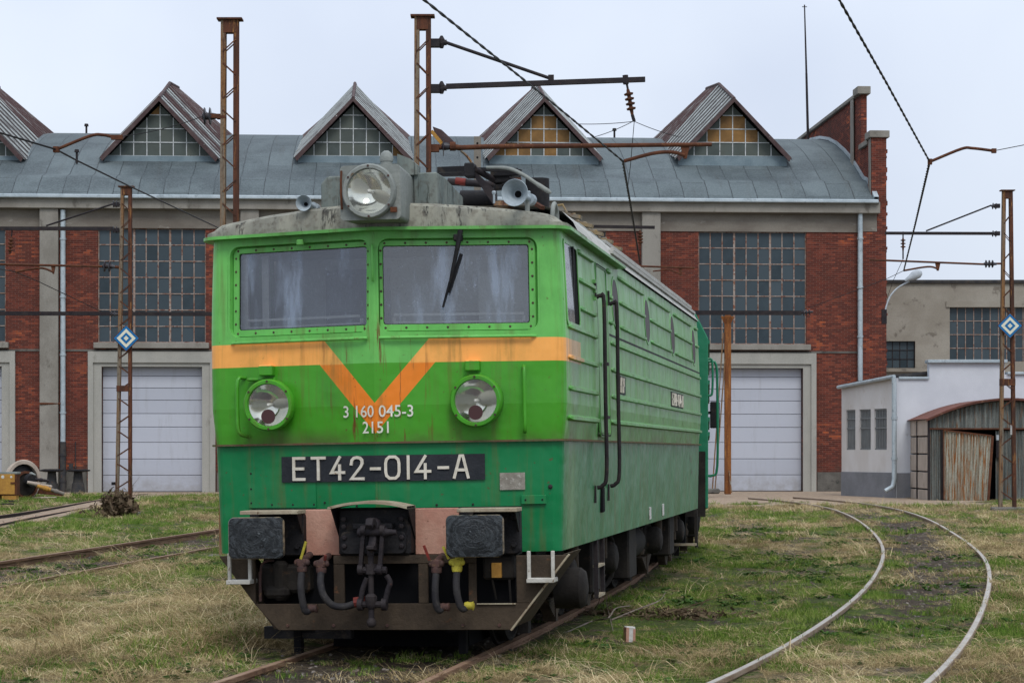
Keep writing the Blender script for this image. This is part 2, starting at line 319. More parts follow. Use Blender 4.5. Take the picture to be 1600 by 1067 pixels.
M = dict(
 brick=brick_mat(), felt=felt_mat(), paint=loco_paint('locomotive_paint'), paint2=loco_paint('second_unit_paint', True),
 concrete=weathered('concrete', (.20,.185,.16), (.27,.255,.225), (.13,.118,.10), .9, .85, (1,1,.6), bump=.2),
 door_frame=weathered('pale_render', (.31,.305,.275), (.36,.35,.315), (.25,.24,.21), 1.1, .8, (1,1,.5), thr=(.6,.75)),
 lintel=weathered('stained_concrete', (.15,.13,.11), (.22,.20,.17), (.34,.32,.29), .7, .85, (.6,1,1.5), thr=(.62,.74)),
 plinth=weathered('dark_plinth', (.09,.085,.075), (.15,.14,.125), (.05,.05,.045), 1.2, .9),
 gutter=weathered('zinc', (.36,.42,.45), (.46,.52,.55), (.25,.29,.31), 2, .45, metal=.3),
 darkpipe=weathered('cast_iron_pipe', (.035,.036,.04), (.06,.055,.05), (.14,.06,.03), 4, .7, thr=(.62,.7)),
 doorpanel=weathered('white_door_panel', (.40,.42,.475), (.44,.46,.515), (.33,.345,.38), .5, .5, (.6,1,2), thr=(.6,.8), bump=0, fine=.05),
 doorgap=weathered('door_joint', (.16,.17,.2), (.2,.21,.24), None, 2, .7, bump=0),
 winframe=weathered('rusty_window_frame', (.24,.15,.11), (.33,.29,.26), (.17,.06,.035), 4, .8, thr=(.52,.62)),
 putty=weathered('white_putty', (.55,.57,.57), (.40,.42,.42), (.12,.12,.12), 5, .8, thr=(.6,.66)),
 pane=pane_mat('window_pane', (.022,.034,.042), (.052,.072,.085), .3, .25), pane_w=pane_mat('pale_window_pane', (.13,.15,.155), (.2,.22,.22), .5),
 dpane=pane_mat('dormer_pane', (.048,.060,.056), (.095,.105,.088), .5, .2), opane=pane_mat('amber_pane', (.20,.105,.030), (.13,.072,.028), .5, .2),
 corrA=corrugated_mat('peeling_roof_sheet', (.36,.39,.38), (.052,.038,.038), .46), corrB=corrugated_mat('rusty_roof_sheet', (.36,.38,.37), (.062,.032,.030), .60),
 corrW=streak_metal('galvanised_sheet', (.40,.40,.33), (.24,.22,.17), (.28,.115,.035), (7, 7, .5), .48),
 corrD=streak_metal('dark_galvanised_sheet', (.20,.215,.20), (.095,.105,.10), (.19,.09,.04), (7, 7, .5), .545),
 flash=weathered('brown_flashing', (.062,.038,.038), (.095,.065,.062), (.5,.5,.48), 3, .7, thr=(.66,.70)),
 apron=weathered('blue_grey_flashing', (.14,.19,.215), (.19,.245,.27), (.22,.12,.06), 1.5, .6, thr=(.66,.76)),
 rustorange=streak_metal('orange_rust', (.26,.10,.03), (.15,.055,.022), (.34,.16,.05), (9, 9, .8), .56), rust=weathered('rust', (.115,.045,.024), (.070,.030,.019), (.22,.10,.04), 6, .9, thr=(.6,.7), bscale=60),
 mast=streak_metal('mast_steel', (.11,.042,.024), (.052,.027,.020), (.27,.13,.045), (9, 9, 1.1), .56),
 mastg=streak_metal('mast_steel_painted', (.17,.145,.11), (.20,.10,.04), (.075,.033,.022), (9, 9, .6), .53),
 darksteel=weathered('dark_steel', (.020,.017,.020), (.033,.027,.027), (.12,.05,.03), 5, .65, thr=(.64,.72)),
 wire=weathered('wire', (.018,.018,.02), (.03,.028,.028), None, 5, .6, bump=0),
 porcelain=weathered('insulator', (.035,.025,.028), (.07,.075,.085), None, 6, .3, bump=0),
 roofgrey=weathered('roof_grey', (.36,.36,.33), (.44,.43,.40), (.17,.15,.12), 1.8, .7, (2,.6,2), thr=(.60,.72)),
 oldochre=weathered('old_ochre_paint', (.26,.185,.09), (.19,.17,.14), (.13,.07,.04), 6, .75, thr=(.56,.66)), lip=weathered('rusty_edge', (.13,.075,.045), (.10,.11,.05), (.16,.06,.03), 5, .8),
 cabroof=streak_metal('cab_roof', (.27,.265,.215), (.19,.188,.158), (.045,.045,.042), (5, 5, .7), .555),
 housing=weathered('lamp_housing', (.19,.205,.19), (.245,.26,.24), (.10,.06,.03), 3, .6, thr=(.66,.72)),
 shroud=streak_metal('roof_shroud', (.13,.155,.145), (.175,.195,.175), (.045,.055,.05), (6, 6, .6), .55),
 horn=weathered('horn_grey', (.27,.32,.35), (.36,.41,.44), (.16,.17,.17), 5, .5, thr=(.62,.72), bump=0),
 lens=None, grease=weathered('greasy_buffer', (.014,.016,.018), (.030,.034,.038), (.16,.115,.06), 5, .38, thr=(.66,.72), bump=.3, bscale=7),
 black=weathered('black_steel', (.010,.010,.012), (.019,.018,.019), (.040,.032,.026), 4, .6, bump=.2),
 under=weathered('underframe', (.016,.014,.013), (.030,.026,.022), (.055,.036,.024), 4, .8, thr=(.6,.7)),
 plow=weathered('snowplough', (.038,.028,.020), (.064,.047,.032), (.14,.065,.032), 2.4, .75, thr=(.62,.72), bump=.25),
 pink=weathered('faded_red_beam', (.40,.20,.145), (.47,.27,.20), (.16,.075,.05), 5, .8, thr=(.64,.70), bscale=40),
 stepw=weathered('cream_white_paint', (.50,.485,.44), (.42,.40,.35), (.15,.11,.07), 8, .7, thr=(.60,.66)), step=weathered('worn_beige_paint', (.36,.32,.23), (.28,.22,.155), (.12,.07,.04), 8, .75, thr=(.60,.66)),
 white=weathered('dirty_white_paint', (.60,.59,.56), (.48,.47,.44), (.25,.2,.16), 6, .7, thr=(.64,.72)),
 letter=weathered('cream_lettering', (.55,.51,.42), (.62,.58,.50), (.30,.2,.12), 8, .7, thr=(.62,.72), bump=0),
 plateb=weathered('black_plate', (.020,.023,.028), (.03,.032,.038), None, 5, .7),
 greyplate=weathered('scuffed_plate', (.28,.26,.22), (.20,.18,.15), (.38,.36,.32), 14, .8, thr=(.55,.65)),
 hose=weathered('rubber_hose', (.022,.021,.024), (.036,.034,.034), (.06,.055,.05), 9, .7),
 yellow=weathered('yellow_paint', (.46,.41,.05), (.34,.28,.04), (.10,.08,.03), 14, .6, thr=(.6,.68)),
 redp=weathered('red_paint', (.20,.032,.025), (.11,.03,.025), None, 10, .6), valve=weathered('rusty_valve', (.085,.045,.038), (.055,.036,.034), (.2,.12,.06), 12, .7),
 tank=weathered('cab_grey', (.34,.35,.33), (.42,.43,.40), None, 2, .7), cabdark=weathered('cab_dark', (.06,.065,.07), (.09,.095,.1), None, 2, .8),
 curtain=weathered('cab_panel', (.22,.23,.23), (.28,.29,.29), None, 2, .8),
 beige=weathered('beige_render', (.26,.235,.195), (.33,.305,.26), (.17,.15,.125), .55, .9, (1,1,1.2), thr=(.58,.66)),
 whitew=weathered('whitewash', (.50,.52,.56), (.56,.58,.62), (.40,.40,.41), .7, .85, thr=(.68,.8), fine=.08),
 creamw=weathered('cream_wall', (.60,.585,.57), (.52,.49,.46), (.36,.31,.26), .8, .9, (1,1,.4), thr=(.6,.75), fine=.1),
 base=weathered('grey_wall_base', (.17,.175,.185), (.215,.22,.235), (.40,.41,.42), 1.2, .9, thr=(.64,.68)),
 slab=weathered('concrete_slab', (.44,.37,.31), (.34,.285,.235), (.14,.12,.09), 2, .9, (1,1,.5), thr=(.6,.72)),
 roofsheet=weathered('red_brown_roof', (.17,.068,.050), (.11,.05,.04), (.24,.13,.09), 2, .8), bars=weathered('window_bars', (.22,.235,.235), (.15,.16,.165), (.2,.14,.09), 5, .7, (8,8,.5)),
 lampg=weathered('street_lamp_grey', (.42,.45,.48), (.34,.37,.40), None, 5, .5, bump=0),
 blue=weathered('sign_blue', (.010,.125,.32), (.015,.15,.36), (.05,.2,.38), 9, .5, thr=(.66,.72), bump=0), cream=weathered('sign_cream', (.70,.69,.55), (.64,.62,.48), (.3,.14,.04), 8, .5, thr=(.68,.74), bump=0),
 railtop=weathered('rail_worn', (.34,.31,.27), (.42,.39,.35), (.20,.14,.09), 2, .42, (1,1,1), bump=.1, coord='World'),
 railtop2=weathered('rail_top_rusty', (.24,.15,.10), (.30,.20,.135), (.17,.09,.05), 2.5, .6, coord='World'), railside=weathered('rail_side', (.20,.14,.095), (.27,.21,.155), (.13,.085,.055), 2.5, .75, coord='World'), railrust=weathered('rail_rusty', (.155,.085,.052), (.21,.125,.08), (.09,.05,.035), 2.5, .7, coord='World'),
 ochre=weathered('ochre_paint', (.44,.235,.05), (.35,.18,.045), (.18,.08,.03), 5, .7, thr=(.62,.7)),
 twig=weathered('twig', (.15,.115,.09), (.24,.20,.17), None, 9, .9, bump=0), bush=weathered('withered_stems', (.085,.055,.035), (.13,.10,.06), None, 9, .9, bump=0),
)
def buffer_mat():
    t = NT('greasy_buffer_face'); p = t.pos('Object', rnd=False); x, y, z = sepxyz(t, p)
    dx = t.m2('SUBTRACT', t.m2('ABSOLUTE', x), .905); dz = t.m2('SUBTRACT', z, 1.03); r = t.m2('SQRT', t.m2('ADD', t.m2('MULTIPLY', dx, dx), t.m2('MULTIPLY', t.m2('MULTIPLY', dz, dz), 1.6)))
    w = t.noise(p, 7, 5, .6, .2, .8); k = t.noise(comb(t, t.m2('ADD', t.m2('MULTIPLY', r, 28.0), t.m2('MULTIPLY', w, 3.0)), t.m2('MULTIPLY', w, 2.0)), 1, 5, .6, .45, .68)
    c = t.mix(k, (.010,.012,.014), (.038,.046,.052)); c = t.mix(t.m2('MULTIPLY', t.noise(p, 19, 4, .6, .62, .7), t.ss(r, .12, .03)), c, (.17,.19,.20))
    e = t.m2('MAXIMUM', t.m2('DIVIDE', t.m2('ABSOLUTE', dx), .235), t.m2('DIVIDE', t.m2('ABSOLUTE', dz), .17)); c = t.mix(t.m2('MULTIPLY', t.ss(e, .955, .985), t.noise(p, 8, 5, .7, .35, .6)), c, (.22,.17,.11))
    t.bump(t.m2('ADD', k, t.noise(p, 9, 4, .5)), .4, .012); return t.fin(c, t.mix(k, (.38,)*3, (.6,)*3), 0, .35)
M['bufferface'] = buffer_mat()
M['doorpanel'] = door_mat()
def lens_mat():
    t = NT('lamp_lens'); t.t.nodes.remove(t.b); gl = t.n('ShaderNodeBsdfGlossy'); t.put(gl.inputs[0], (1, 1, 1)); t.put(gl.inputs[1], .05)
    tr = t.n('ShaderNodeBsdfTransparent'); t.put(tr.inputs[0], (.93, .94, .90)); df = t.n('ShaderNodeBsdfDiffuse'); t.put(df.inputs[0], (.34, .31, .23))
    m1 = t.n('ShaderNodeMixShader'); t.put(m1.inputs[0], .06); t.t.links.new(tr.outputs[0], m1.inputs[1]); t.t.links.new(gl.outputs[0], m1.inputs[2])
    m = t.n('ShaderNodeMixShader'); p = t.pos('Object', rnd=False)
    t.put(m.inputs[0], t.m2('ADD', .015, t.m2('MULTIPLY', t.noise(p, 7, 5, .6), .06))); t.t.links.new(m1.outputs[0], m.inputs[1]); t.t.links.new(df.outputs[0], m.inputs[2])
    t.t.links.new(m.outputs[0], t.out.inputs[0]); return t.m
M['lens'] = lens_mat()
t = NT('reflector'); M['refl'] = t.fin((.74, .73, .68), .09, 1)
t = NT('dark_red_disc'); M['disc'] = t.fin((.055, .018, .018), .5, 0)
t = NT('void_black'); M['void'] = t.fin((.006, .006, .007), .9, 0, .1)
M['cabglass'] = glass_mat('cab_windscreen', (.34,.41,.53), (.84,.87,.88), .08)
M['sideglass'] = glass_mat('side_glass', (.42,.44,.46), (.3,.32,.34), .3, rough=.08)
M['porthole'] = pane_mat('porthole_glass', (.045,.036,.038), (.09,.07,.072), .5, .12)
def sst(v, a, b):
    t = np.clip((v-a)/(b-a), 0, 1); return t*t*(3-2*t)
# ------------------------------------------------------------------ the line of each track, in metres
def dense(pts, step=.5):
    out = [Vector(pts[0])]
    for a, b in zip(pts[:-1], pts[1:]):
        a, b = Vector(a), Vector(b); n = max(1, int((b-a).length/step))
        out += [a+(b-a)*(i+1)/n for i in range(n)]
    return out
def relax(pts, step, it):
    P_ = dense(pts, step); a = np.array([list(p) for p in P_])
    for _ in range(it): a[1:-1] = a[1:-1]*.5+(a[:-2]+a[2:])*.25
    a[:, 2] += .085*sst(a[:, 1], 42, 62)
    return [Vector(p) for p in a]
def side(pts, d):                          # a line beside another
    out = []
    for i, p in enumerate(pts):
        t = (pts[min(i+1, len(pts)-1)]-pts[max(i-1, 0)]).normalized(); out.append(p+Vector((t.y, -t.x, 0))*d)
    return out
LX, LY, LA, LR = -1.035, 17.8, 9.92, -.016  # the locomotive: place, heading, lean
def heading(v): return LA-(.15*(v-6.8) if v < 6.8 else .33*(v-6.8))
c = Vector((LX, LY, 0)); fw = [c.copy()]
for i in range(130):
    a = rad(heading(i*.5)); c = c+Vector((math.sin(a), math.cos(a), 0))*.5; fw.append(c.copy())
c = Vector((LX, LY, 0)); bw = []
for i in range(30):
    a = rad(heading(-i*.5)); c = c-Vector((math.sin(a), math.cos(a), 0))*.5; bw.append(c.copy())
LOCO_LINE = bw[::-1]+fw
def gl(l, z=0): return [G(px, py, z) for px, py in l]
R_IN = smoothpts(gl([(960,1130),(1110,1067),(1200,1027),(1300,965),(1350,925),(1375,890),(1383,865),(1378,845),(1360,825),(1330,808),(1290,795),(1235,786),(1170,781)]), 8)
R_IN = relax(R_IN, .6, 60)
R_OUT = smoothpts(gl([(1370,1130),(1450,1067),(1500,1020),(1535,960),(1549,910),(1546,880),(1530,860),(1500,838),(1450,812),(1400,798),(1345,789),(1300,784),(1240,780)]), 8)
R_OUT = relax(R_OUT, .6, 60)
MID_P = [R_OUT[min(len(R_OUT)-1, int(i*len(R_OUT)/len(R_IN)))] for i in range(len(R_IN))]
L_STR = dense([(-9.5, 12, 0), (-8.85, 22, 0), (-7.88, 32.2, 0), (-7.09, 39.4, 0), (-6.46, 45.4, 0), (-5.2, 58, 0), (-3.9, 74, 0), (-2.9, 87, 0)], 1)
SAND_A = smoothpts([G(-300,845), G(0,805.6), G(66,796), G(156,781), G(230,771.5)], 5)
SAND_B = smoothpts([G(-250,865), G(0,816), G(50,806), G(160,787), G(262,772.5)], 5)

def arr(pts): return np.array([[p[0], p[1]] for p in pts])
def dist(P, pts):                          # distance of points (N,2) to a polyline
    L = arr(pts); d = np.full(len(P), 1e9)
    for a, b in zip(L[:-1], L[1:]):
        ab = b-a; t = np.clip(((P-a) @ ab)/max(ab @ ab, 1e-9), 0, 1); d = np.minimum(d, np.hypot(*(P-(a+t[:, None]*ab)).T))
    return d
def vn(P, s, seed=0):                      # smooth value noise in 0..1
    r = np.random.default_rng(seed); T = r.random((256, 256)); q = P*s+1000.3*((seed % 7)+1)
    i = np.floor(q).astype(int); f = q-i; f = f*f*(3-2*f); i &= 255; j = (i+1) & 255
    return (T[i[:,0], i[:,1]]*(1-f[:,0])+T[j[:,0], i[:,1]]*f[:,0])*(1-f[:,1])+(T[i[:,0], j[:,1]]*(1-f[:,0])+T[j[:,0], j[:,1]]*f[:,0])*f[:,1]
def fbm(P, s, seed=0): return sum(vn(P, s*2**k, seed+k)*w for k, w in enumerate((.5, .27, .15, .08)))
MID_R = [(a+b)/2 for a, b in zip(R_IN, MID_P)]
def ground_z(P):
    z = -.11+.11*sst(P[:,1], 42, 84)
    z = z+(fbm(P, .9, 3)-.5)*.06*sst(P[:,1], 75, 40)
    m = np.exp(-(((P[:,0]+2.75)/.95)**2+((P[:,1]-20.3)/2.6)**2)); z = z+m*.24
    z = z+.045*sst(dist(P, LOCO_LINE), 1.9, 1.1)*sst(P[:,1], 60, 45)
    z = z+.055*sst(np.minimum(dist(P, R_IN), dist(P, R_OUT)), 1.1, .2)*sst(P[:,1], 85, 70)
    return z
def zones(P):                              # dirt, sand, dry (0..1)
    n = fbm(P, .8, 21); n2 = fbm(P, 2.2, 31)
    dl = dist(P, LOCO_LINE); dr = dist(P, MID_R); ds = dist(P, [(a+b)/2 for a, b in zip(SAND_A, SAND_B)]); dt = dist(P, side(L_STR, .72))
    L_ = arr(LOCO_LINE); sgn = P[:,0]-np.interp(P[:,1], L_[:,1], L_[:,0])
    dirt = sst(dl+(n-.5)*1.1, 1.7, .7)*.95; dirt = dirt*(1-.75*sst(sgn, .70, .95))*(1-.55*sst(-sgn, .80, 1.1))
    dirt = np.maximum(dirt, sst(dr+(n-.5)*1.3, 1.0, .35)*sst(P[:,1], 17, 27)*sst(P[:,1], 72, 52))
    dirt = np.maximum(dirt, sst(dt+(n-.5)*1.0, 1.15, .5)*.9)
    dirt = np.maximum(dirt, sst(n2, .62, .70)*.8)
    # the trampled strip right of the locomotive
    dirt = np.maximum(dirt, sst(np.abs(dl-2.9)+(n-.5)*2.5, .8, .1)*.6*sst(P[:,1], 21, 26))
    sand = sst(ds+(n-.5)*.5, 1.0, .6)
    xa = 300/F*P[:,1]; far = P[:,1]+(n-.5)*7
    sand = np.maximum(sand, sst(far, 67, 71)*sst(P[:,0], xa-1.0, xa+.4)*sst(P[:,0]+(n-.5)*3, 17.5, 14.5))
    sand = np.maximum(sand, sst(P[:,1]+(n-.5)*1.5, 82.5, 84)*.8)
    dry = sst(fbm(P, .33, 41)+(n2-.5)*.75+(fbm(P, 5, 51)-.5)*.4, .42, .62)
    dry = np.maximum(dry, sst(P[:,0], -1.2, -3.0)*sst(P[:,1], 33, 24)*(.25+.75*sst(n2*.6+fbm(P, 5, 51)*.4, .38, .56))); dry = np.clip(dry+sst(P[:,0], 6.5, 9)*.2, 0, 1)
    green = sst(np.hypot((P[:,0]-3.0)/2.4, (P[:,1]-30)/10), 1.25, .5); dry = np.clip(dry-.65*green*(.4+n), 0, 1)
    return dirt, sand, dry
ys = [2.0]
while ys[-1] < 112: ys.append(ys[-1]+max(.10, ys[-1]*.0048))
ys += [125, 160, 230, 400, 900, 2400]
xs = list(np.arange(-34, 34.01, .17)); xs = [-2400, -800, -300, -120, -70, -45]+xs+[45, 70, 120, 300, 800, 2400]
XX, YY = np.meshgrid(xs, ys); P = np.stack([XX.ravel(), YY.ravel()], 1); ZZ = ground_z(P)
nx, ny = len(xs), len(ys); idx = np.arange(nx*ny).reshape(ny, nx)
fc = np.stack([idx[:-1, :-1].ravel(), idx[:-1, 1:].ravel(), idx[1:, 1:].ravel(), idx[1:, :-1].ravel()], 1)
me = bpy.data.meshes.new('ground'); me.vertices.add(len(P)); me.vertices.foreach_set('co', np.column_stack([P, ZZ]).ravel())
me.loops.add(fc.size); me.loops.foreach_set('vertex_index', fc.ravel()); me.polygons.add(len(fc))
me.polygons.foreach_set('loop_start', np.arange(0, fc.size, 4)); me.polygons.foreach_set('use_smooth', [True]*len(fc)); me.update(calc_edges=True)
di, sa, dr_ = zones(P); ca = me.color_attributes.new('zone', 'FLOAT_COLOR', 'POINT')
ca.data.foreach_set('color', np.column_stack([di, sa, dr_, np.ones(len(P))]).ravel())
t = NT('ground'); at = t.n('ShaderNodeAttribute', attribute_name='zone'); r_, g_, b_ = [s for s in (lambda q: (q.outputs[0], q.outputs[1], q.outputs[2]))((lambda q: (t.t.links.new(at.outputs['Color'], q.inputs[0]), q)[1])(t.n('ShaderNodeSeparateColor')))]
p = t.pos('World'); fine = t.noise(p, 22, 6, .7, .3, .7); mid = t.noise(p, 3.5, 7, .7, .35, .65)
grass = t.mix(fine, (.038,.055,.014), (.12,.155,.04)); straw = t.mix(fine, (.060,.048,.026), (.30,.24,.135))
c = t.mix(t.ss(t.m2('ADD', b_, t.m2('MULTIPLY', t.m2('SUBTRACT', mid, .5), .8)), .3, .7), grass, straw)
dirtc = t.mix(fine, (.032,.025,.020), (.125,.095,.066)); c = t.mix(t.ss(t.m2('ADD', r_, t.m2('MULTIPLY', t.m2('SUBTRACT', mid, .5), .6)), .35, .7), c, dirtc)
sandc = t.mix(mid, (.50,.38,.27), (.34,.26,.20)); c = t.mix(t.ss(t.m2('ADD', g_, t.m2('MULTIPLY', t.m2('SUBTRACT', fine, .5), .4)), .35, .65), c, sandc)
t.bump(t.m2('ADD', t.noise(p, 14, 6, .7, .2, .8), t.m2('MULTIPLY', mid, .5)), .9, .05); M['ground'] = t.fin(c, .95, 0, .15)
me.materials.append(M['ground']); tag(ob('ground', me), kind='structure')

# ------------------------------------------------------------------ rails
def rail_section(w, h): return [(-w/2, 0), (w/2, 0), (w/2, -.035), (w*.22, -.05), (w*.22, -h), (-w*.22, -h), (-w*.22, -.05), (-w/2, -.035)]
def rail(name, pts, parent, mat, w=.075, h=.16, dz=0, label=None):
    loops = []
    for i, p in enumerate(pts):
        d = (pts[min(i+1, len(pts)-1)]-pts[max(i-1, 0)]).normalized(); s = Vector((d.y, -d.x, 0)); wob = 0
        loops.append([p+s*(a+wob)+Vector((0, 0, b+dz)) for a, b in rail_section(w, h)])
    r_ = MB().loft(loops, True, True, True).build(name, mat, parent, recalc=True, label=label)
    MB().loft([[l[0]*.88+l[1]*.12+Vector((0,0,.002)), l[0]*.12+l[1]*.88+Vector((0,0,.002))] for l in loops], closed=False).build('running_surface', M['railtop'] if mat is M['railside'] else M['railtop2'], r_)
    return r_
tk = thing('railway_track', 'rusty straight track running under the green locomotive', 'railway track', group='railway tracks')
rail('rail', side(LOCO_LINE, -.7525), tk, M['railrust']); rail('rail', side(LOCO_LINE, .7525), tk, M['railrust'])
mb = MB()
for i in range(2, len(LOCO_LINE)-2, 1):
    p = LOCO_LINE[i]; d = (LOCO_LINE[i+1]-LOCO_LINE[i-1]).normalized(); s = Vector((d.y, -d.x, 0))
    if i % 2 == 0 and p.y < 60: ob_ = MB().bar(p-s*1.25+Vector((0,0,-.19)), p+s*1.25+Vector((0,0,-.19)), .24, .1).build('sleeper', M['under'], tk)
tk = thing('railway_track', 'curved track with pale worn rails sweeping through the grass on the right', 'railway track', group='railway tracks')
rail('rail', R_IN, tk, M['railside'], .066, .14, .0, 'inner rail'); rail('rail', R_OUT, tk, M['railside'], .066, .14, .0, 'outer rail')
tk = thing('railway_track', 'brown rusted track behind the left side of the green locomotive', 'railway track', group='railway tracks')
rail('rail', L_STR, tk, M['railrust'], .075, .16, .03); rail('rail', side(L_STR, 1.5), tk, M['railrust'], .075, .16, -.065)
tk = thing('railway_track', 'sand-filled track leading to the door behind the short lattice mast on the left', 'railway track', group='railway tracks')
rail('rail', SAND_A, tk, M['darksteel'], .08, .14, .015); rail('rail', SAND_B, tk, M['darksteel'], .08, .14, -.03)
# ------------------------------------------------------------------ engine shed (its own axes: x along the front, y into the depth)
SB = rad(3.2); S = Frame((0, 90, 0), SB)
shed = thing('engine_shed', 'long red brick engine shed with barrel roof, triangular roof windows and white doors', 'building', (0, 90, 0), (0, 0, SB))
X = lambda px, d=0: S.y(px, 600, d).x
Z = lambda py, px=240, d=0: S.y(px, py, d).z
XL, XR = X(-330), X(1366)
ZG = Z(314, 1200); ZC = Z(328, 240); ZLB = Z(357, 240); ZW0, ZW1 = Z(535, 240), Z(357, 240)
bays = []
for k in range(-1, 4):                     # bay k lies between pillars at 78+313k and 391+313k
    a, b = 78+312.8*k, 391+312.8*k
    if k == 3: b = 1347
    bays.append((k, X(a+14), X(b-14) if k < 3 else X(1347), X(a+75), X(a+243.5), X(a+81), X(a+238)))
zdoor = Z(573, 240); zdf = Z(550, 240)
# brick wall with its openings and reveals
def holed(xs_, zs_, hole, y0, depth, zt=1):
    mb = MB()
    for i in range(len(xs_)-1):
        for j in range(len(zs_)-1):
            xa, xb, za, zb = xs_[i], xs_[i+1], zs_[j], zs_[j+1]
            if not hole((xa+xb)/2, (za+zb)/2): mb.add([(xa,y0,za),(xb,y0,za),(xb,y0,zb),(xa,y0,zb)], [(0,1,2,3)])
            else:
                for p, q, s in (((xa,za),(xb,za),hole((xa+xb)/2, za-.02)),((xb,za),(xb,zb),hole(xb+.02,(za+zb)/2)),((xb,zb),(xa,zb),hole((xa+xb)/2, zb+.02)),((xa,zb),(xa,za),hole(xa-.02,(za+zb)/2))):
                    if not s: mb.add([(p[0],y0,p[1]),(q[0],y0,q[1]),(q[0],y0+depth,q[1]),(p[0],y0+depth,p[1])], [(0,1,2,3)])
    return mb
ops = []
for k, x0, x1, wa, wb, da, db in bays: ops += [(wa, wb, ZW0, ZW1), (da, db, -1, zdoor)]
xs_ = sorted({XL, X(1384)}|{o[0] for o in ops}|{o[1] for o in ops}); zs_ = sorted({-.6, ZG}|{o[2] for o in ops}|{o[3] for o in ops})
zs_ = sorted(set(zs_)-{-1}|{-.6})
holed(xs_, zs_, lambda x, z: any(a < x < b and c < z < d for a, b, c, d in ops), 0, .45).build('wall', M['brick'], shed, recalc=False)
MB().box((XL, .5, -.6), (X(1384)-.1, 34, .0)).box((XL, 34, -.6), (X(1384)-.1, 34.4, ZG)).build('floor_slab', M['plinth'], shed)
MB().box((XL, 6, 0), (XR, 6.2, ZG)).build('inner_wall', M['void'], shed)
pl = MB()
for k, x0, x1, wa, wb, da, db in bays:
    if k > -1: pl.box((X(78+312.8*k)+.3, -.06, -.6), (da-.62, -.003, Z(736)))
    pl.box((db+.62, -.06, -.6), (x1 if k < 3 else X(1384), -.003, Z(738)))
pl.build('plinth', M['plinth'], shed)
MB().box((XL, -.42, ZC), (X(1372), .02, ZG-.06)).build('cornice', M['concrete'], shed, bevel=.02)
for k, x0, x1, wa, wb, da, db in bays:
    ap, bp = X(78+312.8*k-14.5), X(78+312.8*k+14.5)
    MB().box((ap, -.30, -.5), (bp, .0, ZC+.001)).build('pillar', M['concrete'], shed, bevel=.02)
    MB().box((bp, -.05, ZLB), (x1, .1, ZC)).build('lintel', M['lintel'], shed)
    MB().box((wa-.15, -.28, ZW0-.26), (wb+.15, -.002, ZW0-.02)).build('window_sill', M['concrete'], shed, bevel=.015)
    # concrete door surround
    t1, t2 = .56, .34
    fb = MB().box((da-t1, -.16, -.5), (da-t2, .0, zdf)).box((db+t2, -.16, -.5), (db+t1, .0, zdf)).box((da-t1, -.161, zdf-.45), (db+t1, .001, zdf+.02))
    fb.box((da-t2, -.08, -.5), (da, .3, zdoor+.02)).box((db, -.08, -.5), (db+t2, .3, zdoor+.02)).box((da-t2, -.079, zdoor), (db+t2, .3, zdf-.45))
    fb.build('door_surround', M['door_frame'], shed)
    # sectional door
    dr = ob('roller_door', MB().box((da, .34, -.2), (db, .40, zdoor+.02)).mesh('roller_door', M['doorgap']), shed)
    ye = [768, 742.5, 717, 691, 667, 646, 625, 606, 587, 573]; ze = [Z(q, 240) for q in ye]
    for j in range(9):
        if k in (1, 2) and j > 9: continue
        pn = MB().box((da+.01, .30, ze[j]+.010), (db-.01, .345, ze[j+1]-.010))
        h = ze[j+1]-ze[j]
        for q in (): pn.box((da+.02, .292, ze[j]+h*q-.02), (db-.02, .299, ze[j]+h*q+.02))
        pn.build('door_panel', M['doorpanel'], dr, bevel=.012)
    # iron window: frame, bars and panes
    if k in (1, 2): ncol = 9
    ncol, nrow = 9, 7; fr = MB(); cw, chh = (wb-wa)/ncol, (ZW1-ZW0)/nrow
    for i in range(ncol+1):
        w = .085 if i in (0, 3, 6, 9) else .042; fr.box((wa+i*cw-w/2, .10, ZW0), (wa+i*cw+w/2, .16, ZW1))
    for j in range(nrow+1):
        w = .07 if j in (0, nrow) else .04; fr.box((wa, .095, ZW0+j*chh-w/2), (wb, .145, ZW0+j*chh+w/2))
    win = fr.build('window', M['winframe'], shed)
    if k in (1, 2):
        pm = MB()
        for i in range(ncol):
            for j in range(nrow): pm.box((wa+i*cw+.02, .12, ZW0+j*chh+.02), (wa+(i+1)*cw-.02, .13, ZW0+(j+1)*chh-.02))
        tag(pm.build('glazing', M['pane'], win), kind='stuff')
    else:
        pme = MB().box((.02, .12, .02), (cw-.02, .128, chh-.02)).mesh('pane', M['pane']); pmw = pme.copy(); pmw.materials.clear(); pmw.materials.append(M['pane_w'])
        for i in range(ncol):
            if k == -1 and i < 6: continue
            for j in range(nrow):
                o = ob('pane', pme if RNG.random() > -1 else pmw, win, (wa+i*cw, 0, ZW0+j*chh), (rad(RNG.normal(0, .5)), 0, rad(RNG.normal(0, .5))))
MB().box((XL, -.035, Z(549)), (X(1384), -.002, Z(546))).build('string_course', M['plinth'], shed)
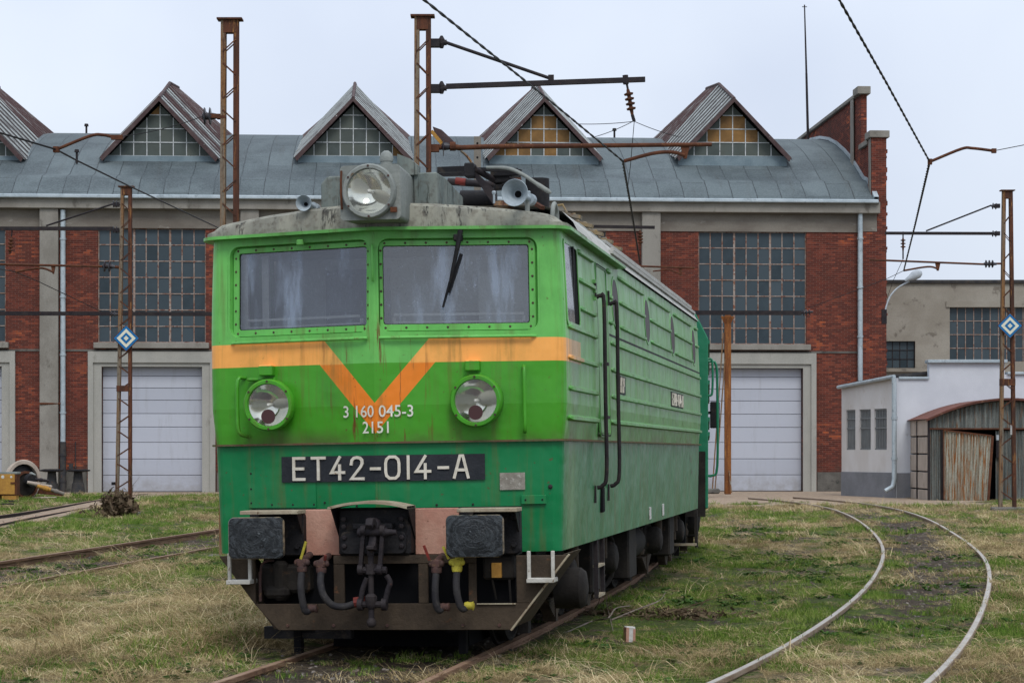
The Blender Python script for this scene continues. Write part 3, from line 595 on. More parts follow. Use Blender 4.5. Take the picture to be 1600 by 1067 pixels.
# rainwater pipes
def pipe(px, top, bot, r, mat, yy=-.16, nm='downpipe', clamps=4):
    x = X(px); mb = MB().cyl((x, yy, Z(bot)), (x, yy, Z(top)), r)
    for i in range(clamps): z = Z(bot)+(Z(top)-Z(bot))*(i+.5)/clamps; mb.cyl((x, yy, z-.04), (x, yy, z+.04), r+.025)
    return mb.build(nm, mat, shed, smooth=40)
pipe(99.5, 330, 690, .11, M['gutter'], -.2); pipe(99.5, 690, 772, .13, M['darkpipe'], -.2, 'drain_pipe', 2)
pipe(1342.5, 328, 640, .11, M['gutter'], -.2)
pipe(118, 690, 768, .02, M['darkpipe'], -.05, 'conduit', 1)
MB().box((X(108), -.1, Z(732)), (X(114.5), -.003, Z(724))).build('switch_box', M['darkpipe'], shed)
MB().cyl((X(64), -.32, Z(631)), (X(96), -.25, Z(631)), .045).build('pipe_bracket', M['rust'], shed)
# gutter and barrel roof
MB().box((XL, -.62, ZG-.14), (X(1368), -.43, ZG+.02)).build('gutter', M['gutter'], shed, bevel=.03)
prof = [(-.5, ZG-.02), (.3, ZG+.55), (1.0, ZG+.98), (1.8, 13.62), (2.6, 14.03), (3.4, 14.42), (4.5, 14.92), (5.7, 15.38), (7.4, 15.95), (9.2, 16.42), (11.2, 16.78), (13.5, 17.02), (16.5, 17.1)]
def vault_z(y):
    for (a, b), (c, d) in zip(prof[:-1], prof[1:]):
        if a <= y <= c: return b+(d-b)*(y-a)/(c-a)
    return 17.1
full = prof+[(33-y, z) for y, z in prof[::-1]]
xr = X(1366)
rm = MB(); n = len(full)
rm.add([(XL, y, z) for y, z in full]+[(xr, y, z) for y, z in full], [(i, i+1, n+i+1, n+i) for i in range(n-1)])
roof = rm.build('roof', M['felt'], shed, smooth=40)
MB().loft([[(xr-.12, y-.02, z+.02) for y, z in full], [(xr-.12, y-.03, z+.16) for y, z in full], [(xr+.08, y-.03, z+.16) for y, z in full], [(xr+.08, y-.02, z-.2) for y, z in full]], closed=False).build('roof_edge', M['gutter'], roof, smooth=40)
for px, py in ((120, 297), (135, 212), (960, 226)):
    q = S.y(px, py, 3 if py > 290 else 14); q.z = vault_z(q.y)
    MB().cyl(q, q+Vector((0, 0, .5)), .05).cyl(q+Vector((0, 0, .5)), q+Vector((0, 0, .62)), .11, .09).build('roof_vent', M['darksteel'], roof)
# firewall at the right end: front pier, then the higher wall behind it
wx0, wx1 = X(1349), X(1384)
eb = MB().box((X(1347), -.12, -.6), (wx1, .6, ZG-.07)).box((X(1361), -.12, ZG-.07), (wx1, .6, Z(216, 1370)))
eb.box((X(1363)+.05, .6, ZG-.5), (wx1-.06, 2.4, Z(222, 1370))).box((X(1363)+.05, 2.4, ZG-.5), (wx1-.28, 33, Z(148, 1350, 2.4))).box((wx1-.55, .6, -.6), (wx1-.06, 33, ZG+.2))
for i in range(26):                        # toothed outer brick edge
    zz = RNG.uniform(1, 14.8); eb.box((wx1-.02, -.1, zz), (wx1+RNG.uniform(.02, .06), .3, zz+RNG.uniform(.08, .2)))
eb.build('end_wall', M['brick'], shed)
cp = MB().box((X(1357), -.22, Z(216, 1370)), (wx1+.12, .75, Z(205, 1370))).box((X(1361)-.02, .75, Z(222, 1370)), (wx1+.02, 2.42, Z(214, 1370)))
cp.box((X(1361)-.1, 2.2, Z(148, 1350, 2.4)), (wx1-.15, 3.2, Z(136, 1350, 2.4))).box((X(1361)-.02, 3.2, Z(148, 1350, 2.4)), (wx1-.2, 33, Z(142, 1350, 2.4)))
cp.box((X(1361)-.015, 3.6, 13), (X(1361)+.06, 4.1, Z(148, 1350, 2.4))).box((X(1360), -.02, ZG-.07), (X(1361)+.01, .4, Z(216, 1370)))
cp.build('wall_coping', M['concrete'], shed, bevel=.03)
MB().box((X(1346), -.14, ZG-1.3), (X(1369), -.10, ZG-.42)).build('render_patch', M['lintel'], shed)
# triangular roof windows
def corr_sheet(P0, P1, E0, E1, a, b, n, amp=.045, cols=12):
    """strip of corrugated sheet between ridge P0-P1 and eave E0-E1, from a to b along the ridge"""
    P0, P1, E0, E1 = map(Vector, (P0, P1, E0, E1)); nrm = (P1-P0).cross(E0-P0).normalized()
    if nrm.z < 0: nrm.negate()
    mb = MB(); top = []; bot = []
    rg = []
    for i in range(cols+1):
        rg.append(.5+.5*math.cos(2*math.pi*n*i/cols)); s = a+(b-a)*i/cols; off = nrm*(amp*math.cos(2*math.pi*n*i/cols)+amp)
        for lst, (q0, q1) in ((top, (P0, P1)), (bot, (E0, E1))): lst.append(q0+(q1-q0)*s+off)
    bot = [q+(q-p)*.03*RNG.random() for p, q in zip(top, bot)]; mid = [(p*.5+q*.5) for p, q in zip(top, bot)]
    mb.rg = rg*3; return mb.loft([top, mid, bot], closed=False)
amber = {0: {}, 1: {(3,3),(4,4)}, 2: {(7,0)}, 3: {(0,0),(1,0),(2,0),(4,0),(2,1),(3,1),(4,1),(5,1),(3,2),(4,2)}, 4: {(2,1),(3,1),(4,1),(5,1),(3,2),(4,2)}}
paneI = 0
for k, pxc in enumerate((-54, 250, 552, 850, 1145)):
    yf = 3.4; xc = X(pxc, yf); zb = Z(244, pxc, yf); hw = 2.22; hh = 2.26
    dm = ob('dormer', MB().box((xc-2.42, yf-.02, 14.1), (xc+2.42, yf+.25, zb)).mesh('dormer', M['apron'])); dm.parent = shed
    MB().prism([(xc-2.54, yf+.22, zb-.1), (xc+2.54, yf+.22, zb-.1), (xc, yf+.22, zb+2.60)], (0, .03, 0)).build('dark_interior', M['void'], dm)
    # glazing: clip a grid by the triangle
    cw, rh = .575, .60; fr = MB()
    def hwz(z): return hw*(1-z/hh)
    for i in range(-3, 4):
        x = i*cw; zt = hh*(1-abs(x)/hw)
        if zt > .05: fr.box((xc+x-.02, yf+.04, zb), (xc+x+.02, yf+.10, zb+zt))
    for j in range(0, 4):
        z = j*rh; fr.box((xc-hwz(z), yf+.03, zb+z-.02), (xc+hwz(z), yf+.09, zb+z+.02))
    fr.build('glazing_bar', M['putty'], dm)
    def clip(poly, fn):
        out = []
        for i in range(len(poly)):
            p, q = poly[i], poly[(i+1) % len(poly)]; a, b = fn(p), fn(q)
            if a >= 0: out.append(p)
            if a*b < 0: s = a/(a-b); out.append((p[0]+(q[0]-p[0])*s, p[1]+(q[1]-p[1])*s))
        return out
    for i in range(-4, 4):
        for j in range(5):
            poly = [(i*cw+.02, j*rh+.02), ((i+1)*cw-.02, j*rh+.02), ((i+1)*cw-.02, (j+1)*rh-.02), (i*cw+.02, (j+1)*rh-.02)]
            poly = clip(clip(poly, lambda p: hw*(1-p[1]/hh)-p[0]), lambda p: hw*(1-p[1]/hh)+p[0])
            if len(poly) < 3: continue
            am = (i+4, j) in amber[k]
            MB().prism([(xc+x, yf+.06, zb+z) for x, z in poly], (0, .012, 0)).build('pane', M['opane'] if am else M['dpane'], dm)
    # roof planes, ridge rising towards the back
    P0, P1, P2 = Vector((xc, 3.0, zb+2.44)), Vector((xc, 7.4, zb+3.84)), Vector((xc, 11.3, zb+4.3))
    for s in (-1, 1):
        E0 = Vector((xc+s*2.56, 3.0, zb-.2)); E1 = Vector((xc+s*2.62, 7.4, 15.75)); E2 = Vector((xc+s*2.62, 11.3, 16.7))
        for h, (pa, pb, ea, eb_) in enumerate(((P0, P1, E0, E1), (P1, P2, E1, E2))):
            for q in range(4):
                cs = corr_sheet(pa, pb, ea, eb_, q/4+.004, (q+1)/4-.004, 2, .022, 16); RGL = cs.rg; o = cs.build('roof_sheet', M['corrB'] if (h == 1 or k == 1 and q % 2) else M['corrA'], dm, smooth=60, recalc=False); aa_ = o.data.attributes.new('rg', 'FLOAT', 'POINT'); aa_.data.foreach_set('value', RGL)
        # barge board along the rake and ridge cap
        MB().prism([P0+Vector((0, -.05, .10)), E0+Vector((0, -.05, .08)), E0+Vector((-s*.1, -.05, -.10)), P0+Vector((0, -.05, -.10))], (0, .09, 0)).build('barge_board', M['flash'], dm)
    MB().tube([P0+Vector((0,0,.05)), P1+Vector((0,0,.06)), P2+Vector((0,0,.05))], .075, 6).build('ridge_cap', M['flash'], dm)
    MB().add([P2, (xc+2.6, 11.3, 16.6), (xc-2.6, 11.3, 16.6)], [(0, 1, 2)]).build('rear_gable', M['darksteel'], dm)
ant = thing('roof_antenna', 'thin dark antenna pole rising from the right end of the shed roof', 'antenna', A(1263, 222, 104))
a0 = A(1263, 222, 104); a1 = A(1257, 8, 104)
MB().cyl((0,0,-.4), (a1-a0)*.5, .07, .055).cyl((a1-a0)*.5, a1-a0, .05, .03).build('pole', M['darksteel'], ant); MB().cyl((a1-a0)*.985-Vector((.12,0,0)), (a1-a0)*.985+Vector((.12,0,0)), .02).build('tip', M['darksteel'], ant)
# ------------------------------------------------------------------ buildings at the right
def windowgrid(parent, x0, x1, z0, z1, y, nc, nr, fmat, pmat, bw=.035, f=None):
    w = ob('window', None, parent); cw, ch = (x1-x0)/nc, (z1-z0)/nr; fr = MB()
    for i in range(nc+1): fr.box((x0+i*cw-bw/2, y-.05, z0), (x0+i*cw+bw/2, y, z1))
    for j in range(nr+1): fr.box((x0, y-.055, z0+j*ch-bw/2), (x1, y-.002, z0+j*ch+bw/2))
    fr.build('frame', fmat, w); me = MB().box((.015, -.03, .015), (cw-.015, -.022, ch-.015)).mesh('pane', pmat)
    for i in range(nc):
        for j in range(nr): ob('pane', me, w, (x0+i*cw, y, z0+j*ch), (rad(RNG.normal(0, .6)), 0, rad(RNG.normal(0, .6))))
    return w
Yb = 94.0; bx = lambda px: A(px, 500, Yb).x; bz = lambda py: A(1500, py, Yb).z
bb = thing('beige_building', 'flat-roofed beige rendered building with blue-tinted grid windows behind the white one', 'building', (bx(1500), Yb, 0))
ox = bx(1500); lx = lambda px: bx(px)-ox
ops2 = [(lx(1484), lx(1690), bz(565), bz(480)), (lx(1384), lx(1430), bz(575), bz(533))]
xs2 = sorted({lx(1375), lx(1760)}|{v for o in ops2 for v in o[:2]}); zs2 = sorted({-.5, bz(443)}|{v for o in ops2 for v in o[2:]})
holed(xs2, zs2, lambda x, z: any(a < x < b and c < z < d for a, b, c, d in ops2), 0, .4).box((lx(1375), .42, -.5), (lx(1760), 12, bz(444))).build('wall', M['beige'], bb)
MB().box((lx(1370), -.12, bz(443)), (lx(1762), 12.1, bz(437.5))).build('roof_edge', M['darkpipe'], bb, bevel=.02)
windowgrid(bb, *ops2[0], .2, 16, 4, M['winframe'], M['pane']); windowgrid(bb, *ops2[1], .2, 4, 3, M['darksteel'], M['pane'])
MB().box((lx(1478), -.06, bz(480)), (lx(1700), -.002, bz(471))).box((lx(1380), -.15, bz(581)), (lx(1436), -.002, bz(576))).build('lintel', M['beige'], bb)
# white building: a skewed narrow side on the left and the long front
c0 = G(1400, 777.5, 0); c1 = G(1315, 774, 0); c0.z = c1.z = 0
wb_ = thing('white_building', 'low whitewashed outbuilding with three barred windows and a grey base', 'building', c0)
zt0 = A(1399, 590, c0.y).z; zt1 = A(1315, 606, c1.y).z; d = (c1-c0); L_ = d.length; u = d/L_; nrm = Vector((u.y, -u.x, 0))
if nrm.y > 0: nrm.negate()
def wp(s, z, o=0): return u*s+nrm*o+Vector((0, 0, z))   # point on the side wall
Fs = Frame(c0)
def sx(px):                                # distance along the side wall for a photo column
    tt = (px-800)/F; return (c0.x-tt*c0.y)/(tt*u.y-u.x)
wins = [(1322, 1336.5, 643, 700), (1343, 1360.5, 641, 700), (1366, 1385.5, 639, 700)]
sw = MB(); hs = []
for a, b, t_, bo in wins:
    s0, s1 = sx(b), sx(a); hs.append((s0, s1, 1.78, 3.32))
cols_ = sorted({0, L_}|{v for h in hs for v in h[:2]}); rows_ = [-.5, .92, 1.78, 3.32, None]
for i in range(len(cols_)-1):
    a, b = cols_[i], cols_[i+1]
    for j in range(1, 4):
        if j == 2 and any(abs(h[0]-a) < 1e-6 for h in hs):
            for (p, q) in (((a,1.78),(b,1.78)),((b,1.78),(b,3.32)),((b,3.32),(a,3.32)),((a,3.32),(a,1.78))): sw.add([wp(p[0],p[1]), wp(q[0],q[1]), wp(q[0],q[1],-.2), wp(p[0],p[1],-.2)], [(0,1,2,3)])
            continue
        za0 = za1 = rows_[j]; zb0 = zb1 = rows_[j+1]
        if j == 3: zb0 = zt0+(zt1-zt0)*a/L_; zb1 = zt0+(zt1-zt0)*b/L_
        sw.add([wp(a, za0), wp(b, za1), wp(b, zb1), wp(a, zb0)], [(0,1,2,3)])
sw.build('side_wall', M['creamw'], wb_)
MB().add([wp(-.02, -.5, .03), wp(L_, -.5, .03), wp(L_, .93, .03), wp(-.02, .93, .03), wp(-.02, .93, 0), wp(L_, .93, 0)], [(0,1,2,3), (3,2,5,4)]).build('wall_base', M['base'], wb_)
for s0, s1, z0, z1 in hs:
    w = ob('window', None, wb_); MB().add([wp(s0, z0, -.15), wp(s1, z0, -.15), wp(s1, z1, -.15), wp(s0, z1, -.15)], [(0,1,2,3)]).build('pane', M['pane'], w)
    b_ = MB()
    for i in range(8):
        s = s0+(s1-s0)*(i+.5)/8; b_.bar(wp(s, z0, -.07), wp(s, z1, -.07), .055, .03, nrm)
    for z in (z0+.03, z0+.82, z1-.35, z1-.03): b_.bar(wp(s0, z, -.05), wp(s1, z, -.05), .03, .05)
    b_.build('bars', M['bars'], w)
e0 = Vector((0, 0, 0)); fx = lambda px: A(px, 600, c0.y).x-c0.x; fz = lambda py: A(1500, py, c0.y).z
fr_ = MB().prism([(0, 0, -.5), (fx(1760), 0, -.5), (fx(1760), 0, fz(585)), (fx(1570), 0, fz(585)), (fx(1570), 0, fz(567)), (fx(1452), 0, fz(567)), (fx(1452), 0, fz(592)), (0, 0, zt0)], (0, .4, 0))
fr_.build('front_wall', M['whitew'], wb_)
MB().box((.02, -.03, -.5), (fx(1750), -.002, .92)).build('front_base', M['base'], wb_)
MB().box((fx(1449), -.15, fz(567)), (fx(1573), .5, fz(562))).box((fx(1573)+.01, -.1, fz(585)), (fx(1760), .5, fz(581))).box((fx(1404), -.08, fz(592.5)), (fx(1451), .5, fz(588.5))).build('parapet_cap', M['gutter'], wb_, bevel=.01)
rf = MB().add([wp(-.05, zt0+.02, .10), wp(L_, zt1+.02, .10), wp(L_, zt1+.35, -4), wp(-.05, zt0+.35, -4), wp(-.05, zt0+.12, .10), wp(L_, zt1+.12, .10), wp(L_, zt1+.5, -4), wp(-.05, zt0+.5, -4)], [(0,1,2,3),(4,5,6,7),(0,1,5,4),(1,2,6,5),(2,3,7,6),(3,0,4,7)])
rf.build('roof', M['darkpipe'], wb_); MB().tube([wp(-.15, zt0+.04, .16), wp(L_, zt1+.02, .16)], .07, 8).build('gutter', M['gutter'], wb_, smooth=40)
MB().tube([wp(-.12, zt0, .16), wp(-.12, zt0-.3, .14), wp(-.12, .7, .14), wp(-.12, .42, .2), wp(-.05, .25, .48)], .095, 10).cyl(wp(-.12, 2.9, .14), wp(-.12, 3.0, .14), .12).cyl(wp(-.12, 1.4, .14), wp(-.12, 1.5, .14), .12).build('downpipe', M['gutter'], wb_, smooth=50)
MB().box((.1, 3.5, 1), (fx(1452), 3.8, fz(586))).build('rear_parapet', M['whitew'], wb_)
# garage of corrugated iron
Yg = 74.9; gx0 = A(1418, 700, Yg).x; g0 = Vector((gx0, Yg, 0)); hx = lambda px: A(px, 700, Yg).x-gx0; hz = lambda py: A(1500, py, Yg).z
gar = thing('garage', 'rusty corrugated iron garage with arched roof and crooked sagging doors', 'garage', g0)
W_ = hx(1760); wl = hx(1452)
for i, (a, b) in enumerate(((0.05, 2.05), (2.12, 4.15))):  # slab infill of the left side wall
    for j in range(5):
        z0, z1 = j*.63-.25, (j+1)*.63-.29; z1 = min(z1, hz(655))
        MB().box((wl-.02-RNG.uniform(0, .02), a+.02, z0+.012), (wl+.09, b-.02, z1)).build('slab', M['slab'], gar, bevel=.01)
for xx, yy in ((wl-.02, 0), (wl-.02, 2.085), (wl-.02, 4.2), (hx(1472), 0)): MB().box((xx-.035, yy-.04, -.2), (xx+.035, yy+.05, hz(656 if xx < wl+.1 else 672))).build('post', M['darksteel'], gar)
def corr_panel(pts_fn, n, amp=.03, cols=40, name='sheet', mat=None, parent=None):
    a, b = [], []
    for i in range(cols+1):
        s = i/cols; p, q = pts_fn(s); o = Vector((0, -amp*math.cos(2*math.pi*n*s), 0)); a.append(Vector(p)+o); b.append(Vector(q)+o)
    return MB().loft([a, b], closed=False).build(name, mat, parent, smooth=60)
apx, apr = hx(1535), hz(626)
def arch(x): s = (x-hx(1575))/(hx(1575)-wl); return hz(625)-(hz(625)-hz(655))*abs(s)**2
W2 = hx(1698)
corr_panel(lambda s: ((wl+(W2-wl)*s, .0, hz(671)), (wl+(W2-wl)*s, .0, arch(wl+(W2-wl)*s)-.05)), 34, .035, 204, 'gable_sheet', M['corrD'], gar)
MB().box((wl, -.05, hz(671)), (W2, .04, hz(668.5))).build('door_head', M['rust'], gar)
corr_panel(lambda s: ((wl+.03+(hx(1471)-wl)*s, .02, -.12), (wl+.03+(hx(1471)-wl)*s, .02, hz(671))), 5, .035, 40, 'side_sheet', M['corrD'], gar)
dl_, dr2 = hx(1474), hx(1546)
def leaf(s): x = dl_+(dr2-dl_)*s; return ((x-.18*s, -.12-.28*s, .02-.16*s), (x, -.05-.28*s, hz(672)-.20*s**1.2))
lf = ob('door', None, gar); lf['label'] = 'crooked rusty door leaf hanging open'
corr_panel(leaf, 15, .035, 120, 'door_sheet', M['corrW'], lf)
MB().bar(Vector(leaf(1)[0])+Vector((.03,-.02,0)), Vector(leaf(1)[1])+Vector((.03,-.02,0)), .09, .05, (0,1,0)).bar(Vector(leaf(0)[1])+Vector((0,-.05,0)), Vector(leaf(1)[1])+Vector((0,-.05,0)), .05, .05).bar(leaf(0)[0], leaf(0)[1], .05, .06, (0,1,0)).build('door_edge', M['rust'], lf)
MB().box((hx(1475), .6, -.2), (W2-.1, .7, hz(660))).build('dark_interior', M['void'], gar)
rd = ob('door', None, gar); rd['label'] = 'grey closed door leaf'
corr_panel(lambda s: ((hx(1556)+(hx(1640)-hx(1556))*s, .05, .0), (hx(1556)+(hx(1640)-hx(1556))*s, .05, hz(673))), 16, .035, 128, 'door_sheet', M['corrD'], rd)
MB().box((hx(1556), -.06, 1.5), (hx(1564), -.01, 2.1)).build('latch_plate', M['darksteel'], rd); MB().box((hx(1556), -.09, 2.12), (hx(1560), -.06, 2.3)).build('padlock', M['lampg'], rd)
rl = [[(x, y, arch(max(x, wl))-(.06 if x < wl else 0)+off) for x in np.linspace(wl-.16, W2, 26)] for off, y in ((-.01, -.3), (.07, -.32), (.07, 4.5))]
MB().loft(rl, closed=False).build('roof', M['roofsheet'], gar, smooth=40)
# street lamp on the corner of the brick shed
l0 = A(1383.5, 478, 88.5); lp = thing('street_lamp', 'curved grey street lamp arm on the right corner of the brick shed', 'street lamp', l0)
pp = [A(px, py, 88.5)-l0 for px, py in ((1381, 500), (1384, 482), (1391, 463), (1404, 449), (1421, 440))]
MB().tube(smoothpts(pp, 5), .035, 8).build('arm', M['lampg'], lp, smooth=50); MB().box((-.15, -.05, -.75), (.05, .12, -.15)).build('bracket', M['darksteel'], lp)
h0, h1 = A(1414, 439, 88.3)-l0, A(1441, 424, 88.3)-l0; ax = h1-h0
MB().lathe(h0, ax, [(0, .05), (.08, .08), (.22, .11), (.42, .19), (.62, .2), (.76, .12), (.80, .03)], 14).build('lamp_head', M['lampg'], lp, smooth=60)
# ------------------------------------------------------------------ the locomotive (x right, y back, z up from the rail)
K = math.atan2(.315, 1.38); CK, SK = math.cos(K), math.sin(K)
LF = Frame((LX, LY, 0), -rad(LA), LR)
loco = thing('locomotive', 'green electric locomotive with orange chevron, round lamps and black number plate, standing in the foreground', 'locomotive', (LX, LY, 0), (0, LR, -rad(LA)), 'coupled green locomotive sections')
HWB, LEN = 1.54, 13.25
def PF(s, t, z, e=0):                      # point on a front panel: side, distance from the centre crease, height, outward offset
    return Vector((s*(t*CK+e*SK), -.38+t*SK-e*CK, z))
def outline(e=0, y1=LEN, ysteps=()):
    """right half of the plan outline, from the centre crease to the rear, pushed out by e"""
    pts = [(0, -.38-e/CK), (.02*CK, -.38+.02*SK-e/CK)]
    for t in (.5, 1.0, 1.36): pts.append((t*CK+e*SK, -.38+t*SK-e*CK))
    cx, cy, r = HWB-.17, .10, .17
    for a in (-70, -50, -30, -12, 0): pts.append((cx+(r+e)*math.cos(rad(a)), cy+(r+e)*math.sin(rad(a))))
    for y in (*ysteps, y1): pts.append((HWB+e, y))
    return pts
def tum(z):                                # tumblehome: inward lean of the walls with height
    return -.034*max(0, (z-2.62)/.95)**1.5 if z > 1.8 else -.03-.03*max(0, (1.78-z)/.9)
TW0, TW1, ZWB, ZWT = .022, 1.385, 2.685, 3.49     # windscreen recess
SY0, SY1, SZ0, SZ1 = .16, .90, 2.79, 3.45        # cab side window
DY0, DY1, DZ0, DZ1 = 2.10, 2.86, 1.82, 3.42      # door recess
def shell(side):
    mb = MB(); ts = [0, TW0, .35, .7, 1.05, TW1]; zu = [1.80, 2.1, 2.4, ZWB, 2.79, 3.0, 3.2, 3.42, 3.45, ZWT, 3.57]
    zu = sorted(set(zu)); zl = [.87, 1.25, 1.55, 1.785]
    def col_front(t): return lambda z: PF(side, t, z, tum(z))
    cols = [(('f', t), col_front(t)) for t in ts]
    cx, cy, r = HWB-.17, .10, .17
    for a in (-68, -54, -40, -26, -12, 0):
        cols.append((('c', a), (lambda a: lambda z: Vector((side*(cx+(r+tum(z))*math.cos(rad(a))), cy+(r+tum(z))*math.sin(rad(a)), z)))(a)))
    for y in (SY0, SY1, 1.5, DY0, DY1, 4, 6, 8, 10, 12, LEN): cols.append((('s', y), (lambda y: lambda z: Vector((side*(HWB+tum(z)), y, z)))(y)))
    for zs_, up in ((zu, True), (zl, False)):
        for (ka, fa), (kb, fb) in zip(cols[:-1], cols[1:]):
            for za, zb in zip(zs_[:-1], zs_[1:]):
                if up and ka[0] == 'f' and kb[0] == 'f' and ka[1] >= TW0-1e-6 and za >= ZWB-1e-6 and zb <= ZWT+1e-6: continue
                if up and ka[0] == 's' and abs(ka[1]-SY0) < 1e-6 and za >= SZ0-1e-6 and zb <= SZ1+1e-6: continue
                if not up and za < 1.24:       # opening for buffers and coupling
                    if ka[0] == 'f' and ka[1] < 1.385: continue
                mb.add([fa(za), fb(za), fb(zb), fa(zb)], [(0, 1, 2, 3)])
    return mb
body = MB()
for s in (-1, 1): m = shell(s); body.add(m.v, m.f)
for s in (-1, 1):                          # narrow skirt strips beside the opening
    body.add([PF(s, 1.2, .87, -.06), PF(s, 1.385, .87, -.06), PF(s, 1.385, 1.25, -.046), PF(s, 1.2, 1.25, -.046)], [(0,1,2,3)])
# rear wall, closing strips behind the skirt and along the lip
body.add([(-HWB+.06, LEN, .87), (HWB-.06, LEN, .87), (HWB, LEN, 2.6), (HWB-.07, LEN, 3.57), (-HWB+.07, LEN, 3.57), (-HWB, LEN, 2.6)], [(0,1,2,3,4,5)])
bd = body.build('body', M['paint'], loco, smooth=30)
def full(fn): R_ = fn; return [(-x, y) for x, y in R_[::-1]][:-1]+R_
def band(e0, e1, z0, z1, y1=LEN):
    a, b = full(outline(e0, y1)), full(outline(e1, y1))
    return MB().loft([[(x, y, z0) for x, y in a], [(x, y, z0) for x, y in b], [(x, y, z1) for x, y in b], [(x, y, z1) for x, y in a]], closed=False)
band(-.05, .008, 1.784, 1.800).build('lip', M['lip'], loco, smooth=30)
# rain gutter over the windows
gm = band(-.09, .055, 3.54, 3.566, 3.9); gm.build('rain_gutter', M['paint'], loco, smooth=30)
# ribs and mouldings on the sides
for s in (-1, 1):
    def rib(y0, y1, z, h=.055, d=.030):
        x = s*(HWB+tum(z)); n = 4; loops = []
        for yy, k in ((y0, .25), (y0+.05, 1), (y1-.05, 1), (y1, .25)):
            loops.append([(x-s*.01, yy, z-h/2*k), (x+s*d*k, yy, z-h*.3*k), (x+s*d*k, yy, z+h*.2*k), (x-s*.01, yy, z+h/2*k)])
        return MB().loft(loops, True, True, True).build('rib', M['paint'], bd, smooth=30)
    for z in (2.75, 2.49, 2.23, 1.98): rib(.18, 1.98, z); rib(3.02, LEN-.06, z)
    for z in (3.45, 3.20, 2.95):
        rib(.98, 1.95, z); 
        for a, b in (((2.98, 3.22) if z > 3 else (2.98, 3.2)), (3.86, 6.14), (6.74, 9.1), (9.66, 12.1)): rib(a, b, z)
    rib(12.7, 13.1, 3.45); rib(12.7, 13.1, 3.2)
    MB().box((s*(HWB-.01), 2.95, 2.815), (s*(HWB+.003+tum(2.8)), LEN, 2.835)).build('panel_joint', M['black'], bd)
# windscreens
for s in (-1, 1):
    win = ob('windscreen', None, loco); N = 5
    def loop(t0, t1, z0, z1, r, e, n=N): return [PF(s, t, z, e+tum(z)) for t, z in rrect(t0, t1, z0, z1, r, n)]
    MB().loft([loop(TW0, TW1, ZWB, ZWT, .001, .0), loop(.045, 1.365, 2.705, 3.478, .085, .001), loop(.05, 1.36, 2.71, 3.473, .085, -.052)]).build('surround', M['paint'], win, smooth=50)
    MB().loft([loop(.048, 1.362, 2.708, 3.475, .085, -.052), loop(.056, 1.346, 2.714, 3.462, .05, -.036), loop(.082, 1.298, 2.765, 3.422, .02, -.036), loop(.085, 1.295, 2.768, 3.419, .02, -.052)]).build('frame', M['paint'], win, smooth=30)
    MB().loft([loop(.080, 1.300, 2.763, 3.424, .02, -.050), loop(.088, 1.292, 2.771, 3.416, .02, -.048), loop(.09, 1.290, 2.773, 3.414, .02, -.056)]).build('rubber_seal', M['black'], win)
    MB().add(loop(.082, 1.298, 2.765, 3.422, .02, -.054), [tuple(range(4*(N+1)))]).build('glass', M['cabglass'], win)
    rv = MB()
    for i in range(8):
        for z in (2.739, 3.442): rv.lathe(PF(s, .10+i*.172, z, -.036+tum(z)), PF(s, 0, 0, 1)-PF(s, 0, 0, 0), [(0, .011), (.004, .008)], 6)
    for j in range(6):
        for t_ in (.067, 1.324): z = 2.82+j*.112; rv.lathe(PF(s, t_, z, -.036+tum(z)), PF(s, 0, 0, 1)-PF(s, 0, 0, 0), [(0, .011), (.004, .008)], 6)
    rv.build('rivet', M['valve'], win, kind='stuff')
    # sill rail below each windscreen
    MB().tube([PF(s, .05, 2.655, .02), PF(s, .1, 2.655, .035), PF(s, 1.30, 2.655, .035), PF(s, 1.34, 2.655, .0)], .014, 8).build('sill_rail', M['paint'], loco, smooth=60)
MB().tube([PF(1, 0, z, e) for z, e in ((3.42, .0), (3.40, .03), (3.16, .03), (3.13, .0))], .012, 8).build('grab_handle', M['paint'], loco, smooth=60)
# cab interior
cab = ob('cab_interior', None, loco)
MB().box((-1.40, 1.55, 1.9), (1.40, 1.6, 3.5)).build('back_wall', M['tank'], cab)
MB().box((-1.38, .15, 3.5), (1.38, 1.6, 3.52)).box((-1.42, .15, 2.0), (1.42, 1.55, 2.05)).build('ceiling', M['curtain'], cab)
MB().box((-1.2, .12, 2.55), (1.2, .6, 2.74)).build('desk', M['cabdark'], cab, bevel=.02)
for s in (-1, 1):
    MB().bar(PF(s, .17, 2.85, -.10), PF(s, 1.25, 2.85, -.10), .03, .02).bar(PF(s, .17, 2.79, -.12), PF(s, 1.25, 2.79, -.12), .02, .012).bar(PF(s, .17, 2.79, -.12), PF(s, .17, 2.83, -.12), .02, .02).bar(PF(s, 1.25, 2.79, -.12), PF(s, 1.25, 2.83, -.12), .02, .02).build('heater_rail', M['white'], cab)
MB().box((-1.30, .05, 2.7), (-1.20, .09, 3.42)).box((-1.12, .2, 2.7), (-1.06, .24, 3.42)).build('window_post', M['white'], cab); MB().box((.72, .5, 2.7), (1.25, .55, 3.25)).build('curtain', M['tank'], cab)
MB().box((-.9, 1.5, 2.1), (-.3, 1.54, 3.4)).build('cab_door', M['cabdark'], cab)
MB().box((-.75, .9, 2.1), (-.3, 1.0, 2.98)).box((.3, .9, 2.1), (.75, 1.0, 2.95)).build('seat', M['black'], cab, bevel=.04)
